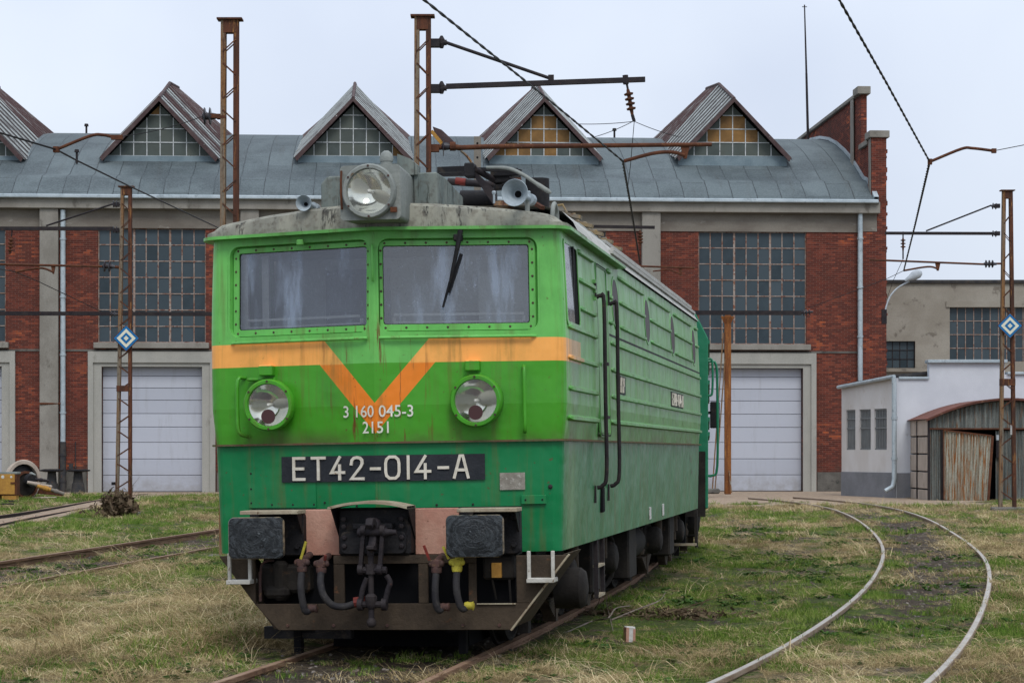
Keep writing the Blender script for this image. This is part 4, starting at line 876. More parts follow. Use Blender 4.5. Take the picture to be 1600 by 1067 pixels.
# wiper
wpz = PF(1, .72, 3.475, .02)
wip = ob('wiper', None, loco)
MB().cb(PF(1, .71, 3.47, .03), (.07, .08, .06)).build('wiper_motor', M['black'], wip, bevel=.01)
MB().tube([PF(1, .73, 3.53, .05), PF(1, .70, 3.38, .07), PF(1, .64, 3.12, .05), PF(1, .575, 2.90, .02)], [.024, .02, .012, .009], 8).build('wiper_arm', M['black'], wip)
MB().bar(PF(1, .735, 3.34, .012), PF(1, .625, 3.02, .012), .028, .02, (0, 1, 0)).build('wiper_blade', M['black'], wip)
MB().cb(PF(-1, .66, 3.475, .02), (.06, .05, .05)).build('wiper_boss', M['paint'], loco, bevel=.01)
# lamps of the front
FN = lambda s: (PF(s, 0, 0, 1)-PF(s, 0, 0, 0)).normalized()
def lamp(name, c, ax, R_, depth, rimmat, parent, disc=True):
    L = ob(name, None, parent); c = Vector(c); ax = Vector(ax).normalized()
    BM_ = ax.to_track_quat('Z', 'Y').to_matrix(); MB().loft([[c+ax*h+BM_ @ Vector((math.cos(a)*r*R_, math.sin(a)*r*R_, 0)) for a in np.linspace(0, 2*math.pi, 33)[:-1]] for h, r in ((-.03, 1), (depth-.03, 1), (depth-.03, .97))]).build('barrel', rimmat, L, smooth=50)
    MB().loft([[c+ax*h+(ax.to_track_quat('Z','Y').to_matrix() @ Vector((math.cos(a)*r*R_, math.sin(a)*r*R_, 0))) for a in np.linspace(0, 2*math.pi, 33)[:-1]] for h, r in ((depth-.06, 1.0), (depth-.05, 1.075), (depth+.005, 1.075), (depth+.02, 1.02), (depth+.02, .90), (depth-.01, .86))]).build('rim', rimmat, L, smooth=40)
    Mx = ax.to_track_quat('Z', 'Y').to_matrix()
    prof = [(depth-.01-.34*R_*(1-(r/.88)**2)**1.0*1.6, r*R_) for r in (.88, .75, .6, .45, .3, .15, .04)]
    loops = [[c+ax*h+Mx @ Vector((math.cos(a)*r, math.sin(a)*r, 0)) for a in np.linspace(0, 2*math.pi, 33)[:-1]] for h, r in prof]
    MB().loft(loops, True, False, True).build('reflector', M['refl'], L, smooth=60)
    MB().lathe(c+ax*(depth-.20*R_*2.6), ax, [(0, .06*R_), (.10, .09*R_), (.12, .03*R_)], 12).build('bulb', M['white'], L, smooth=60)
    gl_ = [[c+ax*(depth+.002+.05*R_*(1-(r/.9)**2))+Mx @ Vector((math.cos(a)*r*R_, math.sin(a)*r*R_, 0)) for a in np.linspace(0, 2*math.pi, 33)[:-1]] for r in (.9, .6, .3, .05)]
    MB().loft(gl_, True, False, True).build('lens', M['lens'], L, smooth=60)
    if disc: MB().lathe(c+ax*(depth+.002)+Vector((0, 0, -.47*R_)), ax, [(0, .30*R_), (.012, .30*R_)], 20).build('red_filter', M['disc'], L)
    bm_ = MB()
    for a in (35, 145, 215, 325, 270, 90): bm_.lathe(c+ax*(depth+.01)+Mx @ Vector((math.cos(rad(a))*R_*.985, math.sin(rad(a))*R_*.985, 0)), ax, [(0, .011), (.018, .009)], 6)
    bm_.build('rim_bolt', M['valve'], L, kind='stuff')
    return L
for s in (-1, 1):
    c = PF(s, .865 if s > 0 else .955, 2.13, -.01)
    ax = Vector((-.03, -1, -.06)); lamp('headlamp', c+Vector((-.0, 0, 0)), ax, .202, .14, M['paint'], loco)
    MB().box((c.x-(.10), c.y-.10, 2.37), (c.x+.02, c.y+.06, 2.46)).box((c.x+s*.03-.19, c.y-.04, 2.33), (c.x+.03, c.y+.02, 2.355)).build('lamp_bracket', M['paint'], loco, bevel=.008)
hx_ = -1.235; MB().tube(smoothpts([PF(-1, 1.22, 2.36, .0), PF(-1, 1.25, 2.34, .07), PF(-1, 1.255, 2.1, .075), PF(-1, 1.25, 1.93, .075), PF(-1, 1.23, 1.88, .06), PF(-1, 1.2, 1.865, .0)], 3), .016, 8).build('handrail', M['paint'], loco, smooth=60)
MB().tube(smoothpts([PF(1, 1.235, 2.39, .0), PF(1, 1.235, 2.38, .07), PF(1, 1.235, 2.1, .075), PF(1, 1.235, 1.88, .07), PF(1, 1.235, 1.87, .0)], 3), .016, 8).build('handrail', M['paint'], loco, smooth=60)
# main headlamp on the roof
hl = ob('roof_headlamp', None, loco); hy = -.74; cx = .078
RR_ = rrect(-.25, .25, -.222, .222, .035)
MB().loft([[(cx+.205*math.cos(math.atan2(z, x)), hy, 3.815+.205*math.sin(math.atan2(z, x))) for x, z in RR_], [(cx+x, hy, 3.81+z) for x, z in RR_], [(cx+x*.93, hy+.38, 3.81+z*.96) for x, z in rrect(-.25, .25, -.222, .222, .035)], [(cx+x*.8, hy+.75, 3.83+z*.85) for x, z in rrect(-.25, .25, -.222, .222, .035)]], True, False, True).build('housing', M['housing'], hl, smooth=30)
lamp('lamp', (cx, hy+.01, 3.815), (-.02, -1, 0), .207, .05, M['housing'], hl, False)
MB().tube([(cx-.235, hy-.01, 3.99), (cx-.235, hy-.03, 3.9), (cx-.235, hy-.03, 3.8), (cx-.235, hy-.01, 3.68)], .01, 6).cb((cx+.20, hy-.03, 3.66), (.05, .03, .04)).build('hinge', M['rust'], hl)
MB().cyl((.09, -.2, 4.0), (.09, -.2, 4.13), .05).lathe((.09, -.2, 4.13), (0, 0, 1), [(0, .055), (.03, .06), (.07, .045), (.09, .02)], 12).build('beacon', M['housing'], loco, smooth=50)
MB().prism([(.17, -.15, 4.02), (.34, -.15, 4.02), (.34, -.15, 4.1), (.27, -.15, 4.16), (.17, -.15, 4.2)], (0, .12, 0)).build('roof_box', M['shroud'], loco)
MB().loft([[(-.50, y, 3.66), (.50, y, 3.66), (.50, y, zt_), (-.44, y, zt_), (-.50, y, zt_-.06)] for y, zt_ in ((-.12, 4.04), (.25, 4.04), (1.0, 3.97))], True, True, True).build('roof_shroud', M['shroud'], loco, bevel=.012)
MB().box((.10, -.124, 3.78), (.106, -.12, 4.03)).box((.30, -.124, 3.78), (.306, -.12, 4.03)).build('shroud_seam', M['black'], loco, kind='stuff')
# cab roof visor
def zt(x): q = min(1, abs(x)/HWB); return 3.655+.125*(1-q*q)-.03*max(0, (q-.9)/.1)
A_, B_, C_ = (full(outline(e, 1.3, (.3, .6, .9))) for e in (.022, -.01, -.07))
cr = MB().loft([[(x, y, 3.567) for x, y in A_], [(x, y, 3.60) for x, y in A_], [(x, y, zt(x)-.03) for x, y in B_], [(x, y, zt(x)) for x, y in C_]], closed=False)
ncr = len(C_); loops = []
for i in range(ncr//2+1):
    x0, y0 = C_[i]; x1, y1 = C_[ncr-1-i]; loops.append([(x0+(x1-x0)*j/12, (y0+y1)/2, zt(x0+(x1-x0)*j/12)) for j in range(13)])
cr.loft(loops, closed=False); cr.build('cab_roof', M['cabroof'], loco, smooth=40)
# main roof
sec = [(1.535, 3.575), (1.50, 3.62), (1.44, 3.74), (1.34, 3.84), (1.15, 3.90), (0, 3.93)]
sec = [(-x, z) for x, z in sec]+[(x, z) for x, z in sec[::-1][1:]]
MB().loft([[(x, y, z) for x, z in sec] for y in (1.28, LEN+.02)], False, False, False).add([(x, LEN+.02, z) for x, z in sec], [tuple(range(len(sec)))]).build('roof', M['roofgrey'], loco, smooth=30)
for s in (-1, 1):
    for k, (xx, z, y0) in enumerate(((1.475, 3.69, 3.6), (1.42, 3.775, 4.2), (1.33, 3.855, 4.2))):
        MB().bar((s*xx, y0, z), (s*xx, LEN-.1, z), .05, .035).build('roof_rib', M['roofgrey'], loco)
# raised roof hatches with insulator-like clamps on the right
hb = MB().prism([(.55, 4.4, 3.88), (1.22, 4.4, 3.88), (1.14, 4.4, 3.96), (.62, 4.4, 3.98)], (0, 8.6, 0)); hb.build('roof_hatch', M['roofgrey'], loco, bevel=.02)
MB().loft([[(x, y, z) for x, z in ((.45, 3.84), (1.12, 3.84), (1.12, 4.02*k1), (.95, 4.13*k1), (.5, 4.13*k1))] for y, k1 in ((4.6, .975), (4.9, 1.0), (8.2, 1.0), (8.9, .965))], True, True, True).build('roof_duct', M['roofgrey'], loco, smooth=30)
for i in range(5):
    y = 2.45+i*.80
    MB().prism([(1.0, y, 3.78), (1.38, y, 3.70), (1.34, y, 3.86), (1.05, y, 3.96)], (0, .5, 0)).build('resistor_cover', M['housing'], loco, bevel=.015)
    MB().cb((1.20, y+.25, 3.965), (.24, .13, .035), Matrix.Rotation(rad(14), 3, 'Y')).tube([(1.06, y+.1, 3.95), (1.06, y+.1, 4.04), (1.16, y+.1, 4.05), (1.2, y+.1, 3.97)], .012, 6).build('roof_clamp', M['oldochre'], loco)
MB().loft([[(x, y, z) for x, z in ((1.02, 3.78), (1.4, 3.70), (1.36, 3.86), (1.05, 3.96))] for y in (6.5, 7.1)], True, True, True).build('vent_box', M['oldochre'], loco, bevel=.02)
tb = MB()
for i in range(24): y = 4.7+i*.36; tb.cb((1.18, y, 3.975), (.03, .06, .035))
tag(tb.build('roof_clip', M['darksteel'], loco), kind='stuff')
MB().tube(smoothpts([(1.35, .62, 3.62), (1.36, .62, 3.78), (1.36, .72, 3.84), (1.36, .84, 3.78), (1.36, .86, 3.64)], 4), .02, 8).build('lifting_eye', M['housing'], loco, smooth=60)
MB().tube([(1.0, 1.1, 4.0), (1.1, 2.2, 3.97)], .01, 6).build('cable', M['wire'], loco)
# horns
def horn(p, r, ax=(0, -1, 0), L_=.42):
    p = Vector(p); h = ob('horn', None, loco)
    Q = Vector(ax).normalized(); Mx = Q.to_track_quat('Z', 'Y').to_matrix()
    prof = [(0, .028), (L_*.45, .032), (L_*.7, .045), (L_*.88, r*.62), (L_*.97, r*.9), (L_, r), (L_+.006, r*.97), (L_*.97, r*.82), (L_*.86, r*.5), (L_*.75, r*.33), (L_*.74, .0)]
    MB().loft([[p+Q*hh+Mx @ Vector((math.cos(a)*rr, math.sin(a)*rr, 0)) for a in np.linspace(0, 2*math.pi, 29)[:-1]] for hh, rr in prof], True, True).build('bell', M['horn'], h, smooth=50)
    MB().lathe(p-Q*.10, Q, [(0, .05), (.10, .05)], 14).build('driver', M['horn'], h); MB().cyl(p+Q*(L_*.744), p+Q*(L_*.748), .03, n=14).build('throat', M['void'], h)
    MB().cyl(p+Q*.03, p+Vector((0, 0, -.13))+Q*.03, .02).cb(p+Vector((0, 0, -.135))+Q*.03, (.12, .12, .02)).build('mount', M['housing'], h)
horn((1.24, .05, 3.81), .113, (-.10, -1, 0)); horn((-.62, .05, 3.80), .068, (.05, -1, 0), .34)
# pantograph, folded down
pn = ob('pantograph', None, loco); P_ = lambda px, py, v: LF.y(px, py, v)
MB().bar(P_(684, 266, 1.6), P_(735, 264, 1.6), .06, .05).bar(P_(684, 272, 2.3), P_(735, 271, 2.3), .06, .05).bar(P_(735, 264, 1.6), P_(815, 268, 1.6), .04, .03).build('frame_bar', M['black'], pn)
MB().cb(P_(735, 267, 1.5), (.09, .14, .13)).build('pivot', M['black'], pn, bevel=.01)
MB().loft([[P_(738, 272, 1.5), P_(742, 268, 1.5), P_(742, 268, 1.6), P_(738, 272, 1.6)], [P_(757, 300, 1.5), P_(775, 298, 1.5), P_(775, 298, 1.62), P_(757, 300, 1.62)], [P_(772, 322, 1.5), P_(774, 320, 1.5), P_(774, 320, 1.62), P_(772, 322, 1.62)]], True, True, True).build('fork', M['darksteel'], pn)
MB().tube([P_(741, 264, 1.5), P_(786, 289, 1.9)], .03, 10).build('lower_arm', M['darksteel'], pn, smooth=60)
MB().tube([P_(700, 284, 2.2), P_(745, 287, 2.2), P_(790, 290, 2.2)], .035, 10).build('upper_tube', M['darksteel'], pn, smooth=60); MB().tube([P_(712, 283, 2.19), P_(728, 285, 2.19)], .037, 10).build('red_sleeve', M['redp'], pn, smooth=60)
MB().cyl(P_(720, 310, 2.0), P_(775, 310, 2.0), .075, n=16).build('air_cylinder', M['black'], pn, smooth=60)
MB().tube(smoothpts([P_(760, 262, 1.5), P_(792, 263, 1.5), P_(815, 272, 1.5), P_(838, 287, 1.5), P_(861, 302, 1.5)], 5), [.014]*4+[.017]*12+[.021]*4+[.010], 8).build('contact_horn', M['housing'], pn, smooth=60)
MB().tube(smoothpts([P_(755, 264, 1.9), P_(790, 265, 1.9), P_(812, 272, 1.9), P_(836, 284, 1.9)], 5), .014, 8).build('contact_strip', M['black'], pn, smooth=60)
MB().cb(P_(790, 271, 1.8), (.26, .16, .07)).cb(P_(786, 280, 1.8), (.14, .12, .08)).cyl(P_(795, 268, 1.8), P_(793, 292, 1.8), .022).cb(P_(793, 290, 1.8), (.1, .1, .12)).cb(P_(783, 293, 1.8), (.12, .1, .05)).build('head_joint', M['black'], pn, bevel=.008)
MB().tube(smoothpts([P_(796, 278, 1.7), P_(808, 282, 1.7), P_(812, 290, 1.7), P_(812, 300, 1.7)], 3), .012, 6).build('cable_loop', M['black'], pn)
MB().box(P_(800, 276, 2.6), P_(815, 300, 2.7)).build('rusty_bracket', M['rust'], pn)
q = P_(783, 312, 1.4); MB().lathe((q.x, q.y, 3.76), (0, 0, 1), [(0, .08), (.03, .13), (.05, .085), (.08, .15), (.10, .13), (.11, .09), (.14, .12), (.16, .07), (.2, .06)], 18).build('insulator', M['mastg'], pn, smooth=40)
q = P_(840, 305, 1.7); MB().cyl((q.x, q.y, 3.66), (q.x, q.y, 4.19), .11, n=20).build('arrester', M['black'], loco, smooth=40)
MB().bar(P_(836, 318, 1.2), P_(848, 325, 1.1), .04, .03).build('rusty_foot', M['rust'], loco)
for px in (826, 772): q = P_(px, 318, .9); MB().cyl(q, q+Vector((.0, 0, .08)), .010).lathe(q+Vector((0, 0, .08)), (0, 0, 1), [(0, .014), (.02, .02), (.03, .012)], 8).build('roof_valve', M['horn'], loco)
MB().box((-1.0, 1.4, 3.72), (.4, 2.9, 3.92)).box((-1.05, 4.4, 3.8), (.3, 12, 3.98)).build('equipment_box', M['shroud'], loco, bevel=.03)
MB().cyl((-.2, 2.0, 3.9), (.9, 2.0, 3.93), .05).build('base_tube', M['black'], pn)
# cab side windows
for s in (-1, 1):
    w = ob('side_window', None, loco); xs3 = lambda z, o=0: s*(HWB+tum(z)+o)
    ys3 = (SY0, SY0+.42, SY1)
    MB().loft([[(xs3(z, o), y, z) for y, z in rrect(SY0-.03+k, SY1+.03-k, SZ0-.03+k, SZ1+.03-k, .05)] for k, o in ((0, .001), (0, .010), (.03, .010), (.03, .002))]).build('frame', M['paint'], w, smooth=40)
    MB().loft([[(xs3(z, .006), ys3[0], z), (xs3(z, .006), ys3[1], z)] for z in np.linspace(SZ0, SZ1, 7)], closed=False).build('sliding_pane', M['sideglass'], w)
    MB().box((xs3(3, -.1), ys3[1]-.015, SZ0), (xs3(3, .01), ys3[1]+.015, SZ1)).build('sash_bar', M['black'], w)
    MB().loft([[(xs3(z, -.004), ys3[1]-.02, z), (xs3(z, -.004), SY1+.03, z)] for z in np.linspace(SZ0-.02, SZ1+.02, 7)], closed=False).build('dark_opening', M['void'], w)
    # door with its panel edges, steps and long handrails
    d_ = ob('door', None, loco); x0 = lambda z, o: s*(HWB+tum(z)+o)
    MB().loft([[(x0(z, o), y, z) for y, z in rrect(2.12-k, 2.88+k, 1.83-k, 3.46+k, .06)] for k, o in ((.0, -.004), (.0, .010), (-.03, .010), (-.03, -.012))]).build('door_frame', M['paint'], d_, smooth=40)
    MB().add([(x0(z, .003), y, z) for y, z in rrect(2.16, 2.84, 1.87, 3.42, .05)], [tuple(range(20))]).build('door_leaf', M['paint'], d_)
    MB().loft([[(x0(z, o), y, z) for y, z in rrect(2.13+k, 2.87-k, 1.84+k, 3.45-k, .06)] for k, o in ((.0, .0125), (.012, .0125))]).build('door_gap', M['void'], d_)
    MB().box((s*(HWB+.02), 2.3, 2.50), (s*(HWB+.06), 2.42, 2.53)).box((s*(HWB+.02), 2.3, 2.0), (s*(HWB+.05), 2.5, 2.03)).build('door_handle', M['darksteel'], d_)
    for y in (2.02, 2.98):
        MB().tube(smoothpts([(s*1.54, y, 3.12), (s*1.58, y, 3.13), (s*1.61, y, 3.06), (s*1.61, y, 2.2), (s*1.61, y, 1.5), (s*1.57, y, 1.38), (s*1.52, y, 1.36)], 4), .019, 8).cb((s*1.53, y, 3.18), (.02, .035, .14)).cb((s*1.50, y, 1.30), (.02, .035, .16)).build('handrail', M['darksteel'], loco, smooth=60)
    for z in (3.26, 3.17, 3.1): MB().cb((s*1.535, 1.94, z), (.03, .05, .03)).build('hinge', M['paint'], loco)
    MB().box((s*(HWB-.06), 2.42, 1.12), (s*(HWB-.022), 2.58, 1.36)).build('step_pocket', M['void'], loco, bevel=.01)
    for i, y in enumerate((3.52, 6.42, 9.36, 12.4)):
        zc = 3.165; Mx = Vector((s, 0, 0)).to_track_quat('Z', 'Y').to_matrix(); c = Vector((s*(HWB+tum(zc)), y, zc)); pw = ob('porthole', None, loco)
        def ring(r, o): return [c+Vector((s*(o+tum(zc+math.sin(a)*r)-tum(zc)), math.cos(a)*r, math.sin(a)*r)) for a in np.linspace(0, 2*math.pi, 33)[:-1]]
        MB().loft([ring(.275, -.01), ring(.27, .007), ring(.25, .008), ring(.238, .006), ring(.236, .003)]).build('rim', M['paint'], pw, smooth=40)
        MB().loft([ring(.240, .005), ring(.232, .008), ring(.228, .006)]).build('seal', M['black'], pw); MB().add(ring(.232, .006), [tuple(range(32))]).build('glass', M['porthole'], pw)
# lettering made of flat strokes
def glyph(ch):
    return {'E': (.58, [[(.56,0),(0,0),(0,1),(.56,1)], [(0,.5),(.5,.5)]]), 'T': (.66, [[(0,1),(.66,1)], [(.33,1),(.33,0)]]),
     '4': (.64, [[(.44,1),(0,.30),(.66,.30)], [(.44,.62),(.44,0)]]), '2': (.62, [[(0,.70),(.03,.86),(.14,.97),(.30,1),(.46,.97),(.57,.86),(.58,.70),(.50,.55),(0,0),(.62,0)]]),
     '-': (.42, [[(0,.46),(.42,.46)]]), '0': (.66, [[(.18,0),(.04,.12),(0,.3),(0,.7),(.04,.88),(.18,1),(.46,1),(.60,.88),(.64,.7),(.64,.3),(.60,.12),(.46,0),(.18,0)]]),
     '1': (.10, [[(.05,0),(.05,1)]]), 'A': (.66, [[(0,0),(.28,1),(.42,1),(.66,0)], [(.10,.34),(.56,.34)]]),
     'P': (.52, [[(0,0),(0,1),(.5,1),(.5,.5),(0,.5)]]), 'K': (.55, [[(0,0),(0,1)], [(.5,1),(0,.45)], [(.12,.55),(.55,0)]])}[ch]
def letter(ch, o, ux, uz, un, h, w, mat, parent, th=.014, slim=1):
    mb = MB(); _, strokes = glyph(ch)
    for k, st in enumerate(strokes):
        pts = [o+ux*(x*h*slim)+uz*(z*h) for x, z in st]
        # mitred ribbon
        L, R_ = [], []
        for i, p in enumerate(pts):
            a = (pts[i]-pts[i-1]).normalized() if i else (pts[1]-pts[0]).normalized(); b = (pts[i+1]-pts[i]).normalized() if i < len(pts)-1 else a
            if pts[0] == pts[-1] and i in (0, len(pts)-1): a = (pts[-1]-pts[-2]).normalized(); b = (pts[1]-pts[0]).normalized()
            t_ = (a+b).normalized(); nn = t_.cross(un).normalized(); kk = w/2/max(.5, abs(nn.dot(a.cross(un).normalized())))
            ext = t_*0 if 0 < i < len(pts)-1 else (t_*(w/2)*(1 if i else -1) if pts[0] != pts[-1] else t_*0)
            L.append(p+nn*kk+ext); R_.append(p-nn*kk+ext)
        d0, d1 = un*(.001+k*.0015), un*(th+k*.0015)
        mb.loft([[q+d0 for q in L], [q+d1 for q in L], [q+d1 for q in R_], [q+d0 for q in R_]], closed=False)
        mb.add([L[0]+d0, L[0]+d1, R_[0]+d1, R_[0]+d0, L[-1]+d0, L[-1]+d1, R_[-1]+d1, R_[-1]+d0], [(0,1,2,3), (4,5,6,7)])
    return mb.build('letter', mat, parent)
# number plate bent over the crease of the nose
npz0, npz1 = 1.478, 1.688; plt = ob('number_plate', None, loco); plt['label'] = 'black plate with cream numbers ET42-014-A'
def tq(t, z, e): return PF(1 if t > 0 else -1, abs(t), z, e)
e_ = -.035
MB().loft([[tq(t, z, e_+o) for t in (-.895, -.45, -.02, .02, .45, .905)] for z, o in ((npz0-.006, .0), (npz0-.006, .012), (npz1, .012), (npz1, .0))], closed=False).build('plate', M['plateb'], plt)
for ch, x0 in zip('ET42-014-A', (452, 483, 515, 548, 581, 604, 638, 649, 683, 706)):
    a = LF.y(x0, 733, -.28).x; s = -1 if a < 0 else 1; tx = a/CK+(.012 if ch != '1' else -.0)
    un = FN(s); ux = Vector((1, 0, 0)); ux = (PF(s, 1, 0)-PF(s, 0, 0)).normalized()*s
    letter(ch, tq(tx, 1.497, e_+.012), ux, Vector((0, 0, 1)), un, .176, .024, M['letter'], plt, slim=.98)
# side plates with letters
for s in (1,):
    for (y0, y1, z0, z1, txt) in ((3.4, 4.12, 2.27, 2.45, 'PKP'), (8.9, 10.5, 2.255, 2.44, 'ET42-014-A')):
        sp = ob('side_plate', None, loco); MB().box((HWB-.002, y0, z0), (HWB+.008, y1, z1)).build('plate', M['plateb'], sp)
        n = len(txt); st = (y1-y0-.1)/n
        for i, ch in enumerate(txt): letter(ch, Vector((HWB+.008, y0+.06+i*st, z0+.025)), Vector((0, 1, 0)), Vector((0, 0, 1)), Vector((1, 0, 0)), z1-z0-.05, .022, M['letter'], sp, slim=.8 if n < 5 else .95)
def textmesh(s, size, parent, mat, place, name='painted_number', sx=1.0):
    cu = bpy.data.curves.new('t', 'FONT'); cu.body = s; cu.size = size; cu.align_x = 'CENTER'; cu.offset = size*.008; cu.resolution_u = 3
    o = bpy.data.objects.new('t', cu); COL.objects.link(o); dg = bpy.context.evaluated_depsgraph_get(); me = bpy.data.meshes.new_from_object(o.evaluated_get(dg))
    bpy.data.objects.remove(o); bm = bmesh.new(); bm.from_mesh(me)
    bmesh.ops.triangulate(bm, faces=bm.faces)
    for v in list(bm.verts): v.co = place(v.co.x*sx, v.co.y)
    for f in bm.faces: f.normal_update()
    bm.to_mesh(me); bm.free(); me.name = name; me.materials.clear(); me.materials.append(mat); return ob(name, me, parent)
M['paintw'] = weathered('stencil_paint', (.66,.66,.58), (.58,.57,.46), (.40,.33,.16), 9, .6, thr=(.6,.7), bump=0)
textmesh('3 160 045-3', .137, loco, M['paintw'], lambda x, y: tq(x+.015, 2.005+y, .003), sx=.93)
textmesh('2151', .137, loco, M['paintw'], lambda x, y: tq(x+.01, 1.872+y, .003), sx=.93)
for (yy, zz, s_, tx) in ((1.35, 1.15, .05, 'T'), (11.9, 1.55, .13, '120 t'), (12.1, 1.38, .1, '30 m')):
    textmesh(tx, s_, loco, M['greyplate'], lambda x, y: Vector((HWB+tum(zz)+.006+ (tum(zz+y)-tum(zz)), yy+x, zz+y)), name='painted_mark')
for yy in (6.7, 8.15): MB().box((HWB-.052, yy, .92), (HWB-.044, yy+.16, 1.06)).build('painted_mark', M['white'], loco)
# small fittings on the lower front
MB().loft([[tq(t, z, -.035+o) for t in (1.025, 1.235)] for z, o in ((1.385, 0), (1.385, .006), (1.527, .006), (1.527, 0))], closed=False).build('warning_plate', M['greyplate'], loco)
MB().bar(tq(1.20, 1.30, -.03), tq(1.41, 1.30, -.03), .03, .075).build('bracket', M['paint'], loco, bevel=.004)
for t_ in (1.235, 1.375): MB().lathe(tq(t_, 1.30, -.012), FN(1), [(0, .008), (.006, .006)], 8).build('bolt', M['black'], loco)
MB().lathe(tq(1.445, 1.405, -.04), FN(1), [(0, .02), (.015, .018), (.022, .008)], 12).build('socket_plug', M['darksteel'], loco)
gv = MB()
for t0, t1, z0, z1 in ((-1.225, -.58, 1.27, 1.575),): gv.loft([[tq(t, z, -.036) for t in (t0, t1)] for z in (z0, z1)], closed=False)
hp = MB(); 
hp.loft([[PF(-1, t, z, -.044+o) for t in (.58, 1.225)] for z, o in ((1.26, 0), (1.26, .007), (1.572, .007), (1.572, 0))], closed=False).add([PF(-1, .58, 1.26, -.044), PF(-1, .58, 1.26, -.037), PF(-1, .58, 1.572, -.037), PF(-1, .58, 1.572, -.044)], [(0,1,2,3)]).add([PF(-1, 1.225, 1.26, -.044), PF(-1, 1.225, 1.26, -.037), PF(-1, 1.225, 1.572, -.037), PF(-1, 1.225, 1.572, -.044)], [(0,1,2,3)])
hp.build('access_panel', M['paint'], loco)
bt = MB()
for t_, z in [(-1.2, 1.3), (-1.2, 1.42), (-1.2, 1.55), (-.6, 1.285), (-.8, 1.285), (-1.0, 1.285), (-.4, 1.27), (-.2, 1.27), (.2, 1.27), (.5, 1.27), (.8, 1.27), (-.5, 1.3), (-.5, 1.5)]: bt.lathe(tq(t_, z, -.040), FN(1 if t_ > 0 else -1), [(0, .010), (.008, .007)], 8)
bt.build('screw', M['darksteel'], loco, kind='stuff')
# ------------------------------------------------------------------ buffers, coupling, snowplough and running gear
def V3(x, y, z): return Vector((x, y, z))
YB = -.42                                  # face of the buffer beam
bbm = ob('buffer_beam', MB().box((-1.08, YB+.03, .86), (1.18, YB+.25, 1.25)).mesh('buffer_beam', M['black']), loco)
for a, b in ((-.66, -.28), (.335, .70), (1.115, 1.185)):
    MB().box((a, YB-.005, .868), (b, YB+.028, 1.248)).build('beam_panel', M['pink'], bbm, bevel=.006)
MB().box((-.275, YB-.16, .87), (.33, YB+.02, 1.26)).build('coupler_pocket', M['black'], loco, bevel=.02)
MB().loft([[(x, YB-.17, z) for x, z in rrect(-.25, .30, .885, 1.07, .05)], [(x, YB-.195, z) for x, z in rrect(-.25, .30, .885, 1.07, .05)]], True, False, True).build('coupler_plate', M['black'], loco, bevel=.006)
MB().box((-.13, YB-.26, 1.09), (.20, YB-.16, 1.135)).build('hook_guide', M['black'], loco, bevel=.008)
bl = MB()
for x in (-.215, .265):
    for z in (.95, 1.02, 1.11, 1.17): bl.lathe((x, YB-.19, z), (0, -1, 0), [(0, .022), (.02, .022), (.025, .012)], 6)
bl.build('pocket_bolt', M['darksteel'], loco, kind='stuff')
nn = 10; up_, lo_ = [], []
for i in range(nn+1):
    s = i/nn; x = -.315+.66*s; z = 1.252+.045*(1-(2*s-1)**2)
    up_.append((x, z+.022)); lo_.append((x, z))
MB().loft([[(x, YB-.34, z) for x, z in up_], [(x, YB-.02, z) for x, z in up_], [(x, YB-.02, z) for x, z in lo_], [(x, YB-.34, z) for x, z in lo_], [(x, YB-.34, z) for x, z in up_]], closed=False).build('coupler_step', M['step'], loco)
for x in (-.30, .33): MB().prism([(x, YB-.02, 1.26), (x, YB-.30, 1.26), (x, YB-.02, 1.0)], (.012, 0, 0)).build('step_bracket', M['black'], loco)
for s in (-1, 1):
    cx = .905*s; bf = ob('buffer', None, loco)
    MB().loft([[(cx+x*k, y, 1.03+z*k) for x, z in rrect(-.235, .235, -.17, .17, .05, 5)] for y, k in ((-.755, .94), (-.775, 1), (-.80, 1), (-.812, .965), (-.818, .7), (-.822, .25))], True, True, True).build('buffer_head', M['bufferface'], bf, smooth=40)
    MB().lathe((cx+.01, -.40, 1.03), (0, -1, 0), [(0, .165), (.14, .155), (.15, .13), (.36, .12)], 24).build('buffer_shaft', M['black'], bf, smooth=40)
    MB().loft([[(cx+.09+x, y, 1.06+z) for x, z in rrect(-.16, .23, -.19, .17, .04)] for y in (YB-.0, YB-.10)], True, True, True).build('buffer_base', M['black'], bf, bevel=.01)
    for dx in (-.09, .27):
        for dz in (-.1, .12): MB().lathe((cx+dx, YB-.10, 1.05+dz), (0, -1, 0), [(0, .025), (.03, .022)], 6).build('base_bolt', M['black'], bf)
    w = .27; MB().box((cx-.16, -.72, 1.218), (cx+.33, YB-.05, 1.250)).build('buffer_step', M['step'], loco, bevel=.004)
    MB().prism([(cx+.30, YB-.03, 1.215), (cx+.30, -.68, 1.215), (cx+.30, YB-.03, .98)], (.012, 0, 0)).build('step_bracket', M['black'], loco)
    # white corner step
    x0 = -1.19 if s < 0 else 1.31; x1 = x0+(.175 if s < 0 else .195); zb = .665; y = -.62+.0*s
    MB().bar((x0, y, .90), (x0, y, zb), .028, .03, (0,1,0)).bar((x1, y, .90), (x1, y, zb), .028, .03, (0,1,0)).box((x0-.0135, y-.06, zb-.018), (x1+.0135, y+.16, zb+.018)).build('corner_step', M['stepw'], loco, bevel=.004)
